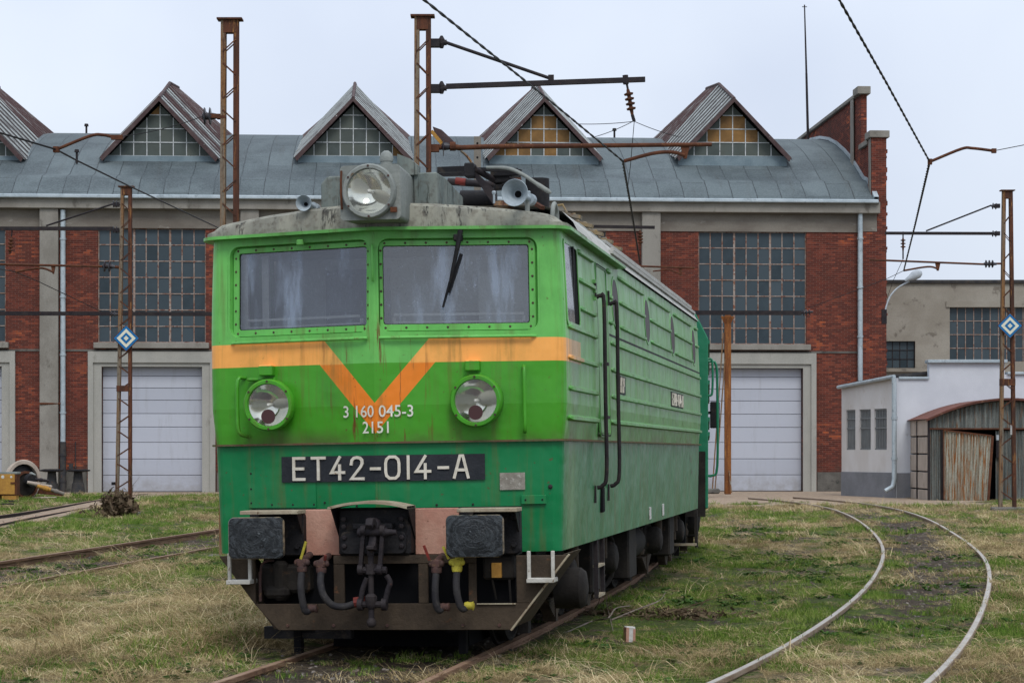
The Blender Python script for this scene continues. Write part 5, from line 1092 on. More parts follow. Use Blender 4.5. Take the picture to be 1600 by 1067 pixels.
# hook and screw coupling
cpl = ob('screw_coupling', None, loco); cx = .055; yc = -.80
hk = [(-.05, .0), (-.02, .10), (.04, .155), (.10, .15), (.125, .10), (.10, .06), (.085, .09), (.06, .10), (.03, .07), (.02, .0), (.05, -.06), (.10, -.07), (.10, -.1), (.0, -.12), (-.05, -.08)]
MB().prism([(cx-.03, YB-.30-a*1.3, 1.03+b) for a, b in hk], (.06, 0, 0)).lathe((cx, yc+.12, .97), (0, 0, 1), [(0, .03), (.03, .055), (.12, .06), (.19, .05), (.21, .02)], 14).build('draw_hook', M['darksteel'], cpl, bevel=.006, smooth=50)
MB().bar((cx, -.42, 1.03), (cx, yc+.1, 1.03), .07, .09).build('hook_bar', M['black'], cpl)
MB().lathe((cx-.125, yc+.06, 1.065), (1, 0, 0), [(0, .03), (.02, .04), (.05, .03), (.2, .03), (.22, .045), (.25, .03), (.32, .02)], 12).build('shackle_pin', M['darksteel'], cpl, smooth=40)
for dx, dx2 in ((-.075, -.075), (.085, .085)):
    MB().loft([[(cx+dx+sx*.016-.03*(z < .9), yc+.06+sy, z) for sx, sy in ((-1,-.02),(1,-.02),(1,.02),(-1,.02))] for z in (1.08, .78)], True, True, True).lathe((cx+dx-.02, yc+.06, 1.08), (1, 0, 0), [(0, .045), (.04, .045)], 14).lathe((cx+dx-.05, yc+.06, .765), (1, 0, 0), [(0, .045), (.04, .045)], 14).build('shackle_link', M['darksteel'], cpl, smooth=40)
MB().cyl((cx-.02, yc+.06, .90), (cx-.02, yc+.05, .32), .024, n=10).lathe((cx-.02, yc+.06, .73), (0, 0, 1), [(0, .05), (.08, .05)], 6).lathe((cx-.02, yc+.06, .88), (0, 0, 1), [(0, .03), (.05, .035)], 10).lathe((cx-.02, yc+.05, .45), (0, 0, 1), [(0, .03), (.03, .05), (.1, .05), (.12, .03)], 8).build('coupling_screw', M['darksteel'], cpl, smooth=40)
MB().cyl((cx-.13, yc+.06, .76), (cx+.11, yc+.06, .76), .03, n=10).build('upper_trunnion', M['darksteel'], cpl); MB().cyl((cx-.13, yc+.05, .485), (cx+.10, yc+.05, .485), .028, n=10).build('lower_trunnion', M['darksteel'], cpl)
for pts in ([(cx-.11, yc+.05, .485), (cx-.09, yc+.05, .60), (cx-.05, yc+.05, .70)], [(cx+.09, yc+.05, .485), (cx+.12, yc+.05, .6), (cx+.14, yc+.05, .66), (cx+.11, yc+.05, .72)]): MB().tube(smoothpts(pts, 4), .023, 8).lathe((pts[0][0]-.02, yc+.05, .485), (1, 0, 0), [(0, .05), (.04, .05)], 12).build('tension_link', M['darksteel'], cpl, smooth=50)
MB().lathe((cx-.02, yc+.05, .30), (0, 0, 1), [(0, .02), (.02, .04), (.05, .04), (.08, .02)], 10).build('end_nut', M['darksteel'], cpl, smooth=50)
# air hoses with their cocks
def hose(px, pts, vmat, lever=None, hmat=None, end=True):
    h = ob('air_hose', None, loco)
    P = [LF.y(a, b, v) for a, b, v in pts]; v0 = P[0]
    MB().tube(smoothpts(P, 6), .029, 10).build('rubber_hose', hmat or M['hose'], h, smooth=60)
    MB().cb(v0+V3(0, 0, .05), (.075, .08, .06)).lathe(v0+V3(-.065, 0, .05), (1, 0, 0), [(0, .02), (.03, .032), (.10, .032), (.13, .02)], 10).lathe(v0+V3(0, 0, -.03), (0, 0, 1), [(0, .04), (.04, .045), (.08, .035)], 10).cyl(v0+V3(0, .0, .06), v0+V3(0, .25, .10), .03).build('cock', vmat, h, smooth=40, bevel=.008)
    if lever: MB().bar(v0+V3(lever[0], -.03, .08), v0+V3(lever[1], -.05, lever[2]), .02, .015, (0,1,0)).build('lever', lever[3], h)
    if end:
        e = P[-1]; MB().lathe(e-V3(.02, 0, 0), (1, 0, 0), [(0, .03), (.02, .036), (.05, .03), (.07, .038), (.08, .015)], 10).build('coupling_head', M['valve'] if vmat != M['yellow'] else M['yellow'], h, smooth=40)
    return h
hose(0, [(472, 888, -.70), (470, 915, -.74), (473, 940, -.74), (478, 955, -.72), (486, 950, -.70)], M['valve'], (.0, .05, .22, M['yellow']))
hose(0, [(502, 890, -.70), (501, 910, -.76), (506, 930, -.78), (520, 945, -.76), (540, 947, -.72), (558, 941, -.68)], M['valve'], (.04, .05, .12, M['redp']))
q = LF.y(560, 941, -.68); MB().lathe(q-V3(.03, 0, .0), (1, 0, .2), [(0, .045), (.09, .04)], 10).build('red_coupling', M['redp'], loco)
hose(0, [(682, 890, -.70), (680, 915, -.74), (681, 940, -.74), (686, 953, -.72), (692, 948, -.70)], M['valve'], (-.05, -.09, .20, M['redp']))
hose(0, [(714, 888, -.70), (713, 915, -.74), (717, 940, -.74), (723, 951, -.72), (730, 946, -.70)], M['yellow'], (-.06, -.10, .18, M['yellow']))
# snowplough: plates round the dark openings
pf = MB(); YP = -.56
def plate(poly, y=YP, t=.03): pf.prism([(x, y, z) for x, z in poly], (0, t, 0))
plate([(-1.30, .875), (-.99, .875), (-.99, .47), (-.86, .35)][:3]+[(-1.0, .48)])
plate([(-1.0, .478), (1.36, .478), (1.14, .262), (-.80, .262)])
plate([(1.195, .862), (1.62, .862), (1.34, .48), (1.195, .48)])
for a, b in ((-.325, -.235), (.385, .465), (.80, .865)): plate([(a, .48), (a, .80), (b, .80), (b, .48)], YP+.004)
plate([(-.325, .802), (-.325, .87), (.865, .87), (.865, .802)], YP+.002)
pf.build('snowplough', M['plow'], loco, bevel=.004)
MB().bar((1.63, YP-.01, .868), (1.15, YP-.01, .262), .014, .06, (0,1,0)).build('plough_edge', M['step'], loco)
for s, x in ((1, 1.60), (-1, -1.30)): MB().prism([(x, YP+.03, .87), (x-s*.46, YP+.03, .27), (x-s*.46+s*.02, .35, .27), (x+s*.0, .35, .87)], (-.02*s, 0, 0)).build('plough_wing', M['plow'], loco)
for x in (-.72, -.33, .12, .75, 1.05): MB().lathe((x, YP-.0, .30), (0, -1, 0), [(0, .016), (.010, .013)], 6).build('bolt', M['valve'], loco)
MB().box((.87, YP-.02, .47), (1.19, YP+.0, .478)).build('ledge', M['step'], loco)
MB().box((-.98, YP+.07, .56), (-.55, YP+.3, .80)).box((-.93, YP+.02, .52), (-.72, YP+.25, .62)).cyl((-.8, YP+.1, .5), (-.8, YP+.1, .83), .07).build('valve_unit', M['under'], loco, bevel=.03)
MB().cyl((-.955, YP+.02, .5), (-.955, YP+.02, .74), .013).tube(smoothpts([(-.95, YP+.02, .72), (-.94, YP+.02, .8), (-.9, YP+.05, .83), (-.86, YP+.1, .83)], 3), .011, 6).build('copper_pipe', M['valve'], loco)
MB().box((.90, YP+.10, .66), (1.16, YP+.4, .86)).build('junction_box', M['under'], loco, bevel=.02); MB().box((.98, YP+.07, .68), (1.06, YP+.10, .80)).build('rusty_cover', M['ochre'], loco)
MB().tube([(.98, YP+.1, .66), (1.0, YP+.15, .5)], .01, 6).tube([(1.12, YP+.1, .66), (1.13, YP+.1, .47)], .01, 6).build('cable', M['under'], loco)
for s in (-1, 1): MB().box((s*.62-.06, -.3, .22), (s*.62+.06, .4, .27)).box((s*.70-.03, -.35, .05), (s*.70+.03, -.25, .3)).build('rail_guard', M['void'], loco)
MB().box((-1.0, -.30, .17), (-.25, -.2, .27)).build('rail_brush', M['black'], loco)
# frame with black boxes added to block light underneath, and the two bogies
MB().box((-1.25, .0, .90), (1.25, LEN-.1, 1.2)).box((-.98, -.35, .45), (1.15, -.30, .88)).box((-.9, .2, .3), (.9, LEN-.4, .92)).box((-.6, .45, .04), (.6, LEN-.4, .45)).build('underframe', M['void'], loco)
fc_ = MB().box((-1.45, .3, .95), (1.45, LEN-.2, 1.0)); fc_.build('floor', M['under'], loco)
def leafspring(c, n=8, L0=.62, x=1.16):
    mb = MB()
    for i in range(n):
        l = L0*(1-i*.11); mb.box((x-.05, c[0]-l/2, c[1]-i*.022), (x+.05, c[0]+l/2, c[1]-i*.022-.019))
    return mb
def wheelset(y, parent, g=None):
    ws = ob('wheelset', None, parent)
    for s in (-1, 1):
        MB().lathe((s*.675, y, .61), (s, 0, 0), [(0, .645), (.03, .64), (.035, .612), (.13, .603), (.14, .56), (.10, .54), (.09, .25), (.14, .22), (.16, .16), (.2, .15)], 36).build('wheel', M['under'], ws, smooth=40)
    MB().cyl((-1.1, y, .61), (1.1, y, .61), .09).build('axle', M['under'], ws)
def bogie(y0, parent, wb=3.0, sides=(-1, 1)):
    b = ob('bogie', None, parent)
    for s in sides:
        fr = MB().prism([(s*1.02, y0-2.1, .66), (s*1.02, y0-2.1, .84), (s*1.02, y0+2.1, .84), (s*1.02, y0+2.1, .66), (s*1.02, y0+.9, .62), (s*1.02, y0+.6, .50), (s*1.02, y0-.6, .50), (s*1.02, y0-.9, .62)], (s*.12, 0, 0))
        fr.build('side_frame', M['under'], b, bevel=.015)
        for yy in (y0-wb/2, y0+wb/2):
            MB().lathe((s*1.08, yy, .60), (s, 0, 0), [(0, .20), (.12, .20), (.14, .17), (.26, .165), (.31, .13), (.33, .05)], 22).box((s*1.06, yy-.25, .45), (s*1.18, yy+.25, .76)).build('axle_box', M['under'], b, smooth=40, bevel=.01)
            leafspring((yy, .40), 8, .95, s*1.16).box((s*1.16-.06, yy-.06, .18), (s*1.16+.06, yy+.06, .45)).build('leaf_spring', M['plow'], b)
            for dy in (-.5, .5):
                MB().cyl((s*1.16, yy+dy, .42), (s*1.16, yy+dy*1.02, .72), .035).lathe((s*1.16, yy+dy, .44), (0, 0, 1), [(0, .07), (.06, .08), (.12, .05), (.18, .07)], 10).build('spring_hanger', M['plow'], b, smooth=40)
        MB().box((s*1.12, y0-.3, .34), (s*1.38, y0+.28, .95)).build('sand_box', M['under'], b, bevel=.02); leafspring((y0+.02, .36), 7, .5, s*1.25).build('centre_spring', M['plow'], b)
        MB().tube(smoothpts([(s*1.2, y0+2.0, .9), (s*1.25, y0+2.3, .7), (s*1.2, y0+2.5, .35), (s*1.05, y0+2.3, .15)], 4), .03, 8).tube(smoothpts([(s*1.2, y0-1.0, .9), (s*1.28, y0-.9, .6), (s*1.2, y0-.8, .4)], 4), .025, 8).build('pipe', M['under'], b, smooth=60)
        MB().box((s*1.02, y0-2.35, .14), (s*1.10, y0-2.2, .7)).build('sand_pipe', M['under'], b)
        for dy in (-1.05, 1.0, .55): MB().cyl((s*1.30, y0+dy, .62), (s*1.30, y0+dy, .92), .06).cyl((s*1.30, y0+dy, .5), (s*1.30, y0+dy, .62), .035).build('damper', M['plow'], b, smooth=50)
    for yy in (y0-wb/2, y0+wb/2): wheelset(yy, b) if 0 else None
    MB().box((-.9, y0-1.2, .3), (.9, y0+1.2, .8)).build('traction_motor', M['void'], b)
    return b
def wheels(y, parent):
    for s in (-1, 1): MB().lathe((s*.675, y, .61), (s, 0, 0), [(0, .645), (.03, .64), (.035, .612), (.13, .603), (.14, .56), (.10, .54), (.09, .25), (.14, .22), (.16, .16), (.2, .15)], 36).build('wheel', M['under'], parent, smooth=40)
    MB().cyl((-1.1, y, .61), (1.1, y, .61), .09).build('axle', M['under'], parent)
for y0 in (2.9, 10.4):
    b = bogie(y0, loco)
    for yy in (y0-1.5, y0+1.5): wheels(yy, b)
for s in (1, -1):                          # steps under the door, boxes and tanks between the bogies
    MB().bar((s*1.46, 2.3, .92), (s*1.46, 2.3, .32), .04, .04, (0,1,0)).bar((s*1.46, 2.75, .92), (s*1.46, 2.75, .32), .04, .04, (0,1,0)).build('step_ladder', M['darksteel'], loco)
    for z in (.62, .34): MB().box((s*1.43, 2.30, z-.012), (s*1.485, 2.74, z+.012)).build('step', M['step'], loco)
    MB().box((s*1.08, 5.6, .30), (s*1.38, 6.3, .92)).build('battery_box', M['under'], loco, bevel=.02); MB().cyl((s*1.1, 6.6, .62), (s*1.1, 8.0, .62), .2, n=20).build('air_tank', M['under'], loco, smooth=50)
    if s > 0: MB().cyl((s*1.28, 1.0, .50), (s*1.5, 1.0, .50), .18, n=20).lathe((s*1.5, 1.0, .5), (s, 0, 0), [(0, .18), (.04, .15), (.06, .05)], 20).build('axle_cover', M['under'], loco, smooth=50)
    MB().box((s*.95, 12.6, .36), (s*1.5, 12.75, .39)).build('rear_step', M['step'], loco); MB().box((s*1.47, 12.76, .33), (s*1.51, 12.85, .86)).build('rear_post', M['under'], loco)
# ------------------------------------------------------------------ the second section, turned a little by the curve
i2 = min(range(len(LOCO_LINE)), key=lambda i: abs((LOCO_LINE[i]-Vector((LX, LY, 0))).length-14.2)+(0 if LOCO_LINE[i].y > LY else 99))
U0 = Vector((LX, LY, 0))+Vector((math.sin(rad(LA)), math.cos(rad(LA)), 0))*13.95
UA = rad(5.3); un_ = thing('locomotive', 'darker green second locomotive section coupled behind the first, mostly hidden', 'locomotive', U0+Vector((.015, 0, 0)), (0, 0, -UA), 'coupled green locomotive sections')
ep = [(-1.54, .87), (1.54, .87), (1.54, 3.40), (1.36, 3.76), (1.15, 3.86), (-1.15, 3.86), (-1.36, 3.76), (-1.54, 3.40)]
MB().prism([(x, 0, z) for x, z in ep], (0, 13.4, 0)).build('body', M['paint2'], un_, bevel=.015)
MB().box((-.6, -.5, 1.1), (.6, -.002, 3.2)).build('gangway_bellows', M['black'], un_, bevel=.03)
MB().box((1.20, -.06, .75), (1.50, -.003, 1.72)).build('corner_panel', M['under'], un_)
for z in (3.35, 2.75, 2.2, 1.98): MB().box((1.53, .1, z-.03), (1.565, 13.2, z+.03)).build('rib', M['paint2'], un_)
MB().tube(smoothpts([(1.54, 1.0, 3.1), (1.66, 1.0, 3.05), (1.68, 1.0, 2.6), (1.68, 1.0, 1.5), (1.60, 1.0, 1.35), (1.52, 1.0, 1.35)], 4), .02, 8).tube(smoothpts([(1.54, .1, 3.1), (1.6, .1, 3.05), (1.6, .1, 2.6), (1.54, .1, 2.55)], 4), .018, 8).build('handrail', M['paint2'], un_)
MB().box((1.58, 12.4, 2.2), (1.78, 12.5, 2.75)).box((1.5, 12.45, 2.5), (1.6, 12.5, 2.55)).build('mirror', M['black'], un_, bevel=.02)
MB().box((-1.2, .1, .3), (1.2, 13.2, .9)).build('underframe', M['void'], un_)
MB().box((-1.0, 2, 3.86), (1.0, 12, 3.98)).build('roof_box', M['roofgrey'], un_)
for s in (-1, 1): MB().lathe((s*.9, -.0, 1.03), (0, -1, 0), [(0, .16), (.2, .15), (.3, .10)], 16).build('buffer', M['black'], un_)
for y0 in (2.9, 10.4): 
    b = bogie(y0, un_)
    for yy in (y0-1.5, y0+1.5): wheels(yy, b)
# ------------------------------------------------------------------ lattice masts of the overhead line
def mast(px, pyt, D, pxb, pyb, wt, wb, pitch, label, zb=None, leg=.10):
    zb = -.15 if zb is None else zb
    base = A(pxb, 700, D); base.z = zb; top = A(px, pyt, D)-base; t_ = thing('lattice_mast', label, 'lattice mast', base, group='lattice masts of the overhead line')
    for s in (-1, 1):
        p, q = Vector((s*wb/2, 0, 0)), top+Vector((s*wt/2, 0, 0))
        MB().bar(p, q, leg*.75, .14, (0, 1, 0)).bar(p+Vector((0, -.07, 0)), q+Vector((0, -.07, 0)), leg, .015, (0, 1, 0)).bar(p+Vector((0, .07, 0)), q+Vector((0, .07, 0)), leg, .015, (0, 1, 0)).build('leg', M['mast'] if s > 0 else M['mastg'], t_)
    z, k = .25, 0; me = {}
    while z < top.z-.5:
        f = z/top.z; f2 = (z+pitch*.5)/top.z; c0, c1 = top*f, top*f2; w0, w1 = (wb+(wt-wb)*f)/2, (wb+(wt-wb)*f2)/2; s = 1 if k % 2 else -1
        for yy in (-.085, .085): MB().bar(Vector((c0.x-s*w0, yy, z)), Vector((c1.x+s*w1, yy, z+pitch*.5)), .022, .010, (0, 1, 0)).build('lacing_bar', M['mast'], t_)
        z += pitch; k += 1
    MB().cb(top+Vector((0, 0, -.13)), (wt+.0, .17, .22)).build('top_plate', M['mast'], t_); MB().cb(top+Vector((0, 0, .0)), (wt+.22, .26, .03)).build('cap', M['mast'], t_)
    MB().box((-wb/2-.25, -.25, -.3), (wb/2+.25, .25, .06)).build('footing', M['plinth'], t_, bevel=.03)
    L = lambda px, py, dy=0: A(px, py, D+dy)-base
    return t_, L, base
def insulator(p, q, t_, r=.09, n=4, mat='porcelain'):
    p, q = Vector(p), Vector(q); L_ = (q-p).length; prof = [(0, r*.3)]
    for i in range(n): a = L_*(.12+.76*i/n); prof += [(a, r*.4), (a+L_*.04, r), (a+L_*.10, r*.9), (a+L_*.12, r*.4)]
    prof.append((L_, r*.3)); return MB().lathe(p, q-p, prof, 14).build('insulator', M[mat], t_, smooth=40)
def seg(t_, name, p, q, r, mat='darksteel', n=8): return MB().cyl(p, q, r, n=n).build(name, M[mat], t_, smooth=60)
# tall mast left of the cab
t1, L, B1 = mast(359.5, 31, 37, 357.5, 861, .22, .24, .41, 'tall rusty lattice mast directly left of the green cab roof', leg=.088)
MB().cb(L(338, 182), (.20, .12, .07)).cb(L(346, 184), (.16, .16, .05)).build('bracket', M['rust'], t1)
insulator(L(316, 182), L(338, 182), t1, .16, 2)
# tall mast behind the cab roof with the long cantilever
t2, L, B2 = mast(660.5, 26, 37, 660.5, 861, .20, .24, .41, 'tall rusty lattice mast behind the round roof lamp, carrying the long cantilever', leg=.088)
MB().bar(L(697, 135.5), L(1008, 124.5), .09, .085, (0, 0, 1)).build('cantilever_beam', M['darksteel'], t2)
MB().tube([L(697, 67), L(860, 123)], .03, 8).cb(L(861, 123), (.10, .08, .12)).build('stay_rod', M['darksteel'], t2)
for py in (67, 138): MB().cb(L(680, py+1), (.16, .14, .14)).cyl(L(672, py), L(698, py), .05).lathe(L(690, py), (0, 0, 1), [(-.1, .03), (-.02, .06), (.05, .06), (.12, .02)], 10).build('hinge', M['darksteel'], t2)
insulator(L(690, 229), L(706, 229), t2, .18, 1); MB().cyl(L(674, 232), L(690, 230), .05).cb(L(680, 232), (.14, .1, .13)).cyl(L(703, 229), L(712, 229), .08).build('bracket', M['rust'], t2)
MB().tube([L(708, 230), L(722, 231), L(760, 229.5), L(1112, 226)], [.05, .045, .045, .035], 8).build('registration_tube', M['rust'], t2, smooth=60)
MB().prism([L(1063, 226), L(1078, 226), L(1073, 248), L(1068, 248)], (0, .05, 0)).tube(smoothpts([L(1070, 243), L(1050, 238), L(1020, 240), L(975, 252)], 4), .032, 8).build('steady_arm', M['rust'], t2, smooth=40)
insulator(L(981, 140), L(988, 180), t2, .085, 4, 'rust'); MB().tube([L(978, 124), L(981, 140)], .02, 6).tube([L(988, 180), L(991, 190)], .03, 6).cyl(L(977, 118), L(978, 132), .05).build('hanger', M['darksteel'], t2)
bx0 = MB()
gp = [(676, 198), (690, 203), (704, 216), (722, 235), (700, 232), (682, 218)]
bx0.prism([L(a, b) for a, b in gp], (0, .10, 0)).build('guard_plate', M['flash'], t2); MB().bar(L(674, 205), L(693, 228), .06, .05, (0,1,0)).build('yellow_rod', M['ochre'], t2)
MB().tube(smoothpts([L(720, 236), L(730, 245), L(738, 258), L(739, 272)], 4), .022, 6).build('cable', M['mastg'], t2, smooth=60)
# short post with holes behind the pantograph
pst = thing('concrete_post', 'short grey-brown post with a row of holes standing behind the folded pantograph', 'post', G(746, 790, 0) if 0 else Vector((A(746, 300, 60).x, 60, 0)))
hh = A(746, 214, 60).z; MB().box((-.10, -.1, -.2), (.10, .1, hh)).build('shaft', M['lintel'], pst, bevel=.01)
MB().cyl((0, -.103, hh-.2), (0, -.11, hh-.2), .03).cyl((0, -.103, hh-.6), (0, -.11, hh-.6), .03).cyl((0, -.103, hh-1.0), (0, -.11, hh-1.0), .03).build('hole', M['void'], pst)
# left mast
t3, L, B3 = mast(197.5, 292, 58.5, 193, 802, .21, .37, .45, 'lattice mast with a blue diamond sign left of the locomotive, foot in a withered bush', 0, .09)
for py in (319, 359): insulator(L(175, py), L(188, py), t3, .1, 2); MB().cb(L(182, py+1), (.16, .12, .12)).build('bracket', M['darksteel'], t3)
MB().bar(L(-120, 357), L(176, 357.5), .10, .10).build('cantilever_beam', M['darksteel'], t3); MB().tube([L(176, 319), L(72, 353)], .025, 6).build('stay_rod', M['darksteel'], t3)
MB().tube([L(-140, 410), L(160, 416.5)], .032, 8).build('registration_tube', M['rust'], t3, smooth=60); insulator(L(160, 416), L(180, 417), t3, .16, 2); MB().cyl(L(178, 417), L(188, 418), .04).build('bracket', M['rust'], t3)
MB().prism([L(79, 413), L(87, 413), L(84, 428), L(82, 428)], (0, .05, 0)).tube(smoothpts([L(83, 425), L(66, 419), L(45, 421), L(24, 425)], 4), .03, 8).build('steady_arm', M['rust'], t3)
insulator(L(18, 370), L(15, 398), t3, .08, 4, 'rust'); MB().tube([L(19, 357), L(18, 370)], .02, 6).build('hanger', M['darksteel'], t3)
MB().cb(L(193, 607), (.36, .19, .16)).build('tie_plate', M['mast'], t3); MB().box(L(174, 753, -.15), L(181, 757.5, .1)).build('bracket', M['black'], t3)
def diamond(t_, L, px, py, r, dy=-.16):
    d = ob('diamond_sign', None, t_); c = L(px, py, dy)
    def dm(k, o): return [c+Vector((x*k, o, z*k)) for x, z in ((1, 0), (0, 1), (-1, 0), (0, -1))]
    MB().loft([dm(r, .01), dm(r, -.01)], True, True, True).build('plate', M['rust'], d)
    for i, (k, m) in enumerate(((.93, 'blue'), (.70, 'cream'), (.43, 'blue'), (.19, 'cream'))): MB().loft([dm(r*k, -.0105-.003*i), dm(r*k, -.0135-.003*i)], True, False, True).build('painted_ring', M[m], d)
diamond(t3, L, 197.3, 528.5, .375)
# right mast
t4, L, B4 = mast(1573.8, 298, 63, 1574, 796, .20, .42, .55, 'lattice mast with a blue and cream diamond sign in front of the corrugated garage', 0, .10)
for py in (322, 365): insulator(L(1549, py), L(1562, py+1), t4, .1, 2); MB().cb(L(1558, py), (.16, .12, .12)).build('bracket', M['darksteel'], t4)
MB().bar(L(1383, 364.5), L(1550, 365), .085, .085).build('cantilever_beam', M['darksteel'], t4); MB().tube([L(1549, 321), L(1447, 361)], .025, 6).build('stay_rod', M['darksteel'], t4)
MB().tube([L(1359, 406), L(1537, 413)], .03, 8).build('registration_tube', M['rust'], t4, smooth=60); insulator(L(1537, 412.5), L(1557, 412.5), t4, .12, 3); MB().cyl(L(1555, 412), L(1564, 412), .03).build('bracket', M['rust'], t4)
MB().prism([L(1461, 409), L(1470, 409), L(1467, 423), L(1464, 423)], (0, .05, 0)).tube(smoothpts([L(1465, 420), L(1455, 417), L(1440, 418), L(1412, 423)], 4), .028, 8).build('steady_arm', M['rust'], t4)
insulator(L(1411, 372), L(1411, 392), t4, .08, 3, 'rust'); MB().tube([L(1411, 362), L(1411, 372)], .02, 6).tube([L(1411, 392), L(1411, 405)], .022, 6).build('hanger', M['darksteel'], t4)
MB().cb(L(1574, 597), (.44, .19, .20)).build('tie_plate', M['mast'], t4); MB().cyl(L(1581, 664), L(1581, 679), .05).build('white_insulator', M['white'], t4)
diamond(t4, L, 1578, 509, .385)
# beam across the yard and its rusty post
yb = 80; q0 = A(1137, 768, yb)
gt = thing('gantry_post', 'slender rusty steel post with a flared head and guy rods before the right white door', 'post', (q0.x, yb, -.1))
L = lambda px, py, dy=0: A(px, py, yb+dy)-Vector((q0.x, yb, -.1))
MB().box(L(1132.5, 772, -.12), L(1141.5, 493, .12)).build('shaft', M['rustorange'], gt, bevel=.02); MB().loft([[L(x, 509, y) for x, y in ((1133, -.1), (1141, -.1), (1141, .1), (1133, .1))], [L(x, 494, y) for x, y in ((1126, -.2), (1147, -.2), (1147, .2), (1126, .2))]], True, True, True).build('head', M['rustorange'], gt)
for a, b, c_, d in ((1130, 520, 1113, 766), (1133, 560, 1117, 768), (1139, 735, 1143, 769)): MB().tube([L(a, b, -.1), L(c_, d, -.6)], .025, 6).build('guy_rod', M['mastg'], gt)
MB().cb(L(1114, 767, -.6), (.5, .3, .2)).build('footing', M['plinth'], gt, bevel=.05)
b1 = thing('yard_beam', 'long dark beam ending in insulators above the rusty post, across the right grid window', 'beam', A(1090, 488, yb)); o_ = A(1090, 488, yb)
MB().bar(Vector((-8, 0, .0)), A(1252, 489, yb)-o_, .18, .16).build('girder', M['darksteel'], b1); insulator(A(1252, 489, yb)-o_, A(1270, 487, yb)-o_, b1, .12, 3)
b2 = thing('yard_beam', 'long dark beam crossing behind the left lattice mast at window-sill height', 'beam', A(0, 489, 70)); o_ = A(0, 489, 70)
MB().bar(Vector((-6, 0, 0)), A(470, 491, 70)-o_, .13, .13).build('girder', M['darksteel'], b2); insulator(A(172, 491, 69.7)-o_, A(185, 491, 69.7)-o_, b2, .1, 2)
b3 = thing('yard_beam', 'dark beam with a hanging insulator in front of the brick wall above the locomotive roof', 'beam', A(930, 354, 66)); o_ = A(930, 354, 66)
MB().bar(A(850, 353, 66)-o_, A(1023, 355.5, 66)-o_, .10, .09).build('girder', M['darksteel'], b3); insulator(A(1000, 360, 66)-o_, A(1001, 385, 66)-o_, b3, .09, 4, 'rust')
MB().tube([A(985, 415.5, 66)-o_, A(1085, 419, 66)-o_], .03, 6).prism([A(1060, 416, 66)-o_, A(1066, 416, 66)-o_, A(1065, 431, 66)-o_, A(1062, 431, 66)-o_], (0,.05,0)).tube([A(1063, 428, 66)-o_, A(1045, 421, 66)-o_, A(1020, 424, 66)-o_], .022, 6).build('registration_tube', M['rust'], b3)
# ------------------------------------------------------------------ wires
def wire(label, pts, r, twist=False):
    P0 = Vector(pts[0]); mb = MB(); P_ = [Vector(p)-P0 for p in pts]
    if twist:                              # a rope of two strands
        D_ = dense(P_, .10)
        for ph in (0, math.pi):
            q = []
            for i, p in enumerate(D_):
                d = (D_[min(i+1, len(D_)-1)]-D_[max(i-1, 0)]).normalized(); u = d.cross(Vector((0, 0, 1))).normalized(); v = d.cross(u); a = i*.7+ph
                q.append(p+u*math.cos(a)*r*.5+v*math.sin(a)*r*.5)
            mb.tube(q, r*.72, 5)
    else: mb.tube(P_, r, 6)
    o = mb.build('overhead_wire', M['wire'], None, smooth=60, loc=P0); return tag(o, label, 'wire', 'overhead wires')
def sag(a, b, s, n=14): return [a+(b-a)*i/n-Vector((0, 0, 4*s*(i/n)*(1-i/n))) for i in range(n+1)]
wire('thick twisted wire from the top edge over the locomotive roof to the long cantilever', [A(560, -75, 21), A(662, 0, 24), A(852, 152, 31.5), A(973, 252, 37)], .016, True)
wire('twisted wire dropping from the long steady arm behind the locomotive roof', [A(973, 252, 37), A(985, 320, 44), A(1000, 412, 60)], .022, True)
wire('twisted wire coming down from the top edge at the right', [A(1262, -100, 20.5), A(1311, 0, 24), A(1385, 130, 30), A(1452, 252, 37.3)], .016, True)
wire('twisted wire going on from the right steady arm down to the far cantilever', [A(1452, 255, 37.3), A(1430, 350, 50), A(1412, 423, 63)], .022, True)
wire('black wire slanting across the barrel roof at the left', [A(-60, 190, 34), A(88, 234, 37), A(122, 252, 40), A(200, 290, 46), A(345, 358, 62)], .018)
wire('thin wire slanting across the brick pier at the far left', [A(-30, 415, 50), A(24, 425, 58.5), A(60, 440, 63), A(165, 490, 78)], .014)
sa = thing('steady_arm', 'curved rusty steady arm hooked on the slanting wire at the left', 'steady arm', A(88, 234, 37)); o_ = A(88, 234, 37)
MB().tube(smoothpts([(0, 0, 0), A(140, 213, 37)-o_, A(160, 211, 37)-o_, A(180, 215, 37)-o_], 5), .028, 8).cb((0, 0, 0), (.1, .1, .1)).cb(A(183, 215, 37)-o_, (.2, .08, .08)).build('arm', M['rust'], sa, smooth=60)
wire('thin span wire from the left steady arm to the insulator on the tall left mast', sag(A(185, 214, 37), A(317, 182, 37), .05), .007)
sb = thing('steady_arm', 'curved dark steady arm hooked on the twisted wire against the sky at the right', 'steady arm', A(1453, 253, 37.3)); o_ = A(1453, 253, 37.3)
MB().tube(smoothpts([(0, 0, 0), A(1502, 233, 37.3)-o_, A(1520, 232, 37.3)-o_, A(1553, 236, 37.3)-o_], 5), .026, 8).cb(A(1553, 236, 37.3)-o_, (.08, .06, .08)).cb((0, 0, 0), (.07, .07, .1)).build('arm', M['rust'], sb, smooth=60)
wire('thin wire leaving the right steady arm towards the right edge', [A(1553, 236, 37.3), A(1640, 219, 37.3)], .007)
wire('thin dropper hanging from the long cantilever to the wire', [A(991, 190, 37), A(985, 260, 38), A(980, 300, 39)], .006)
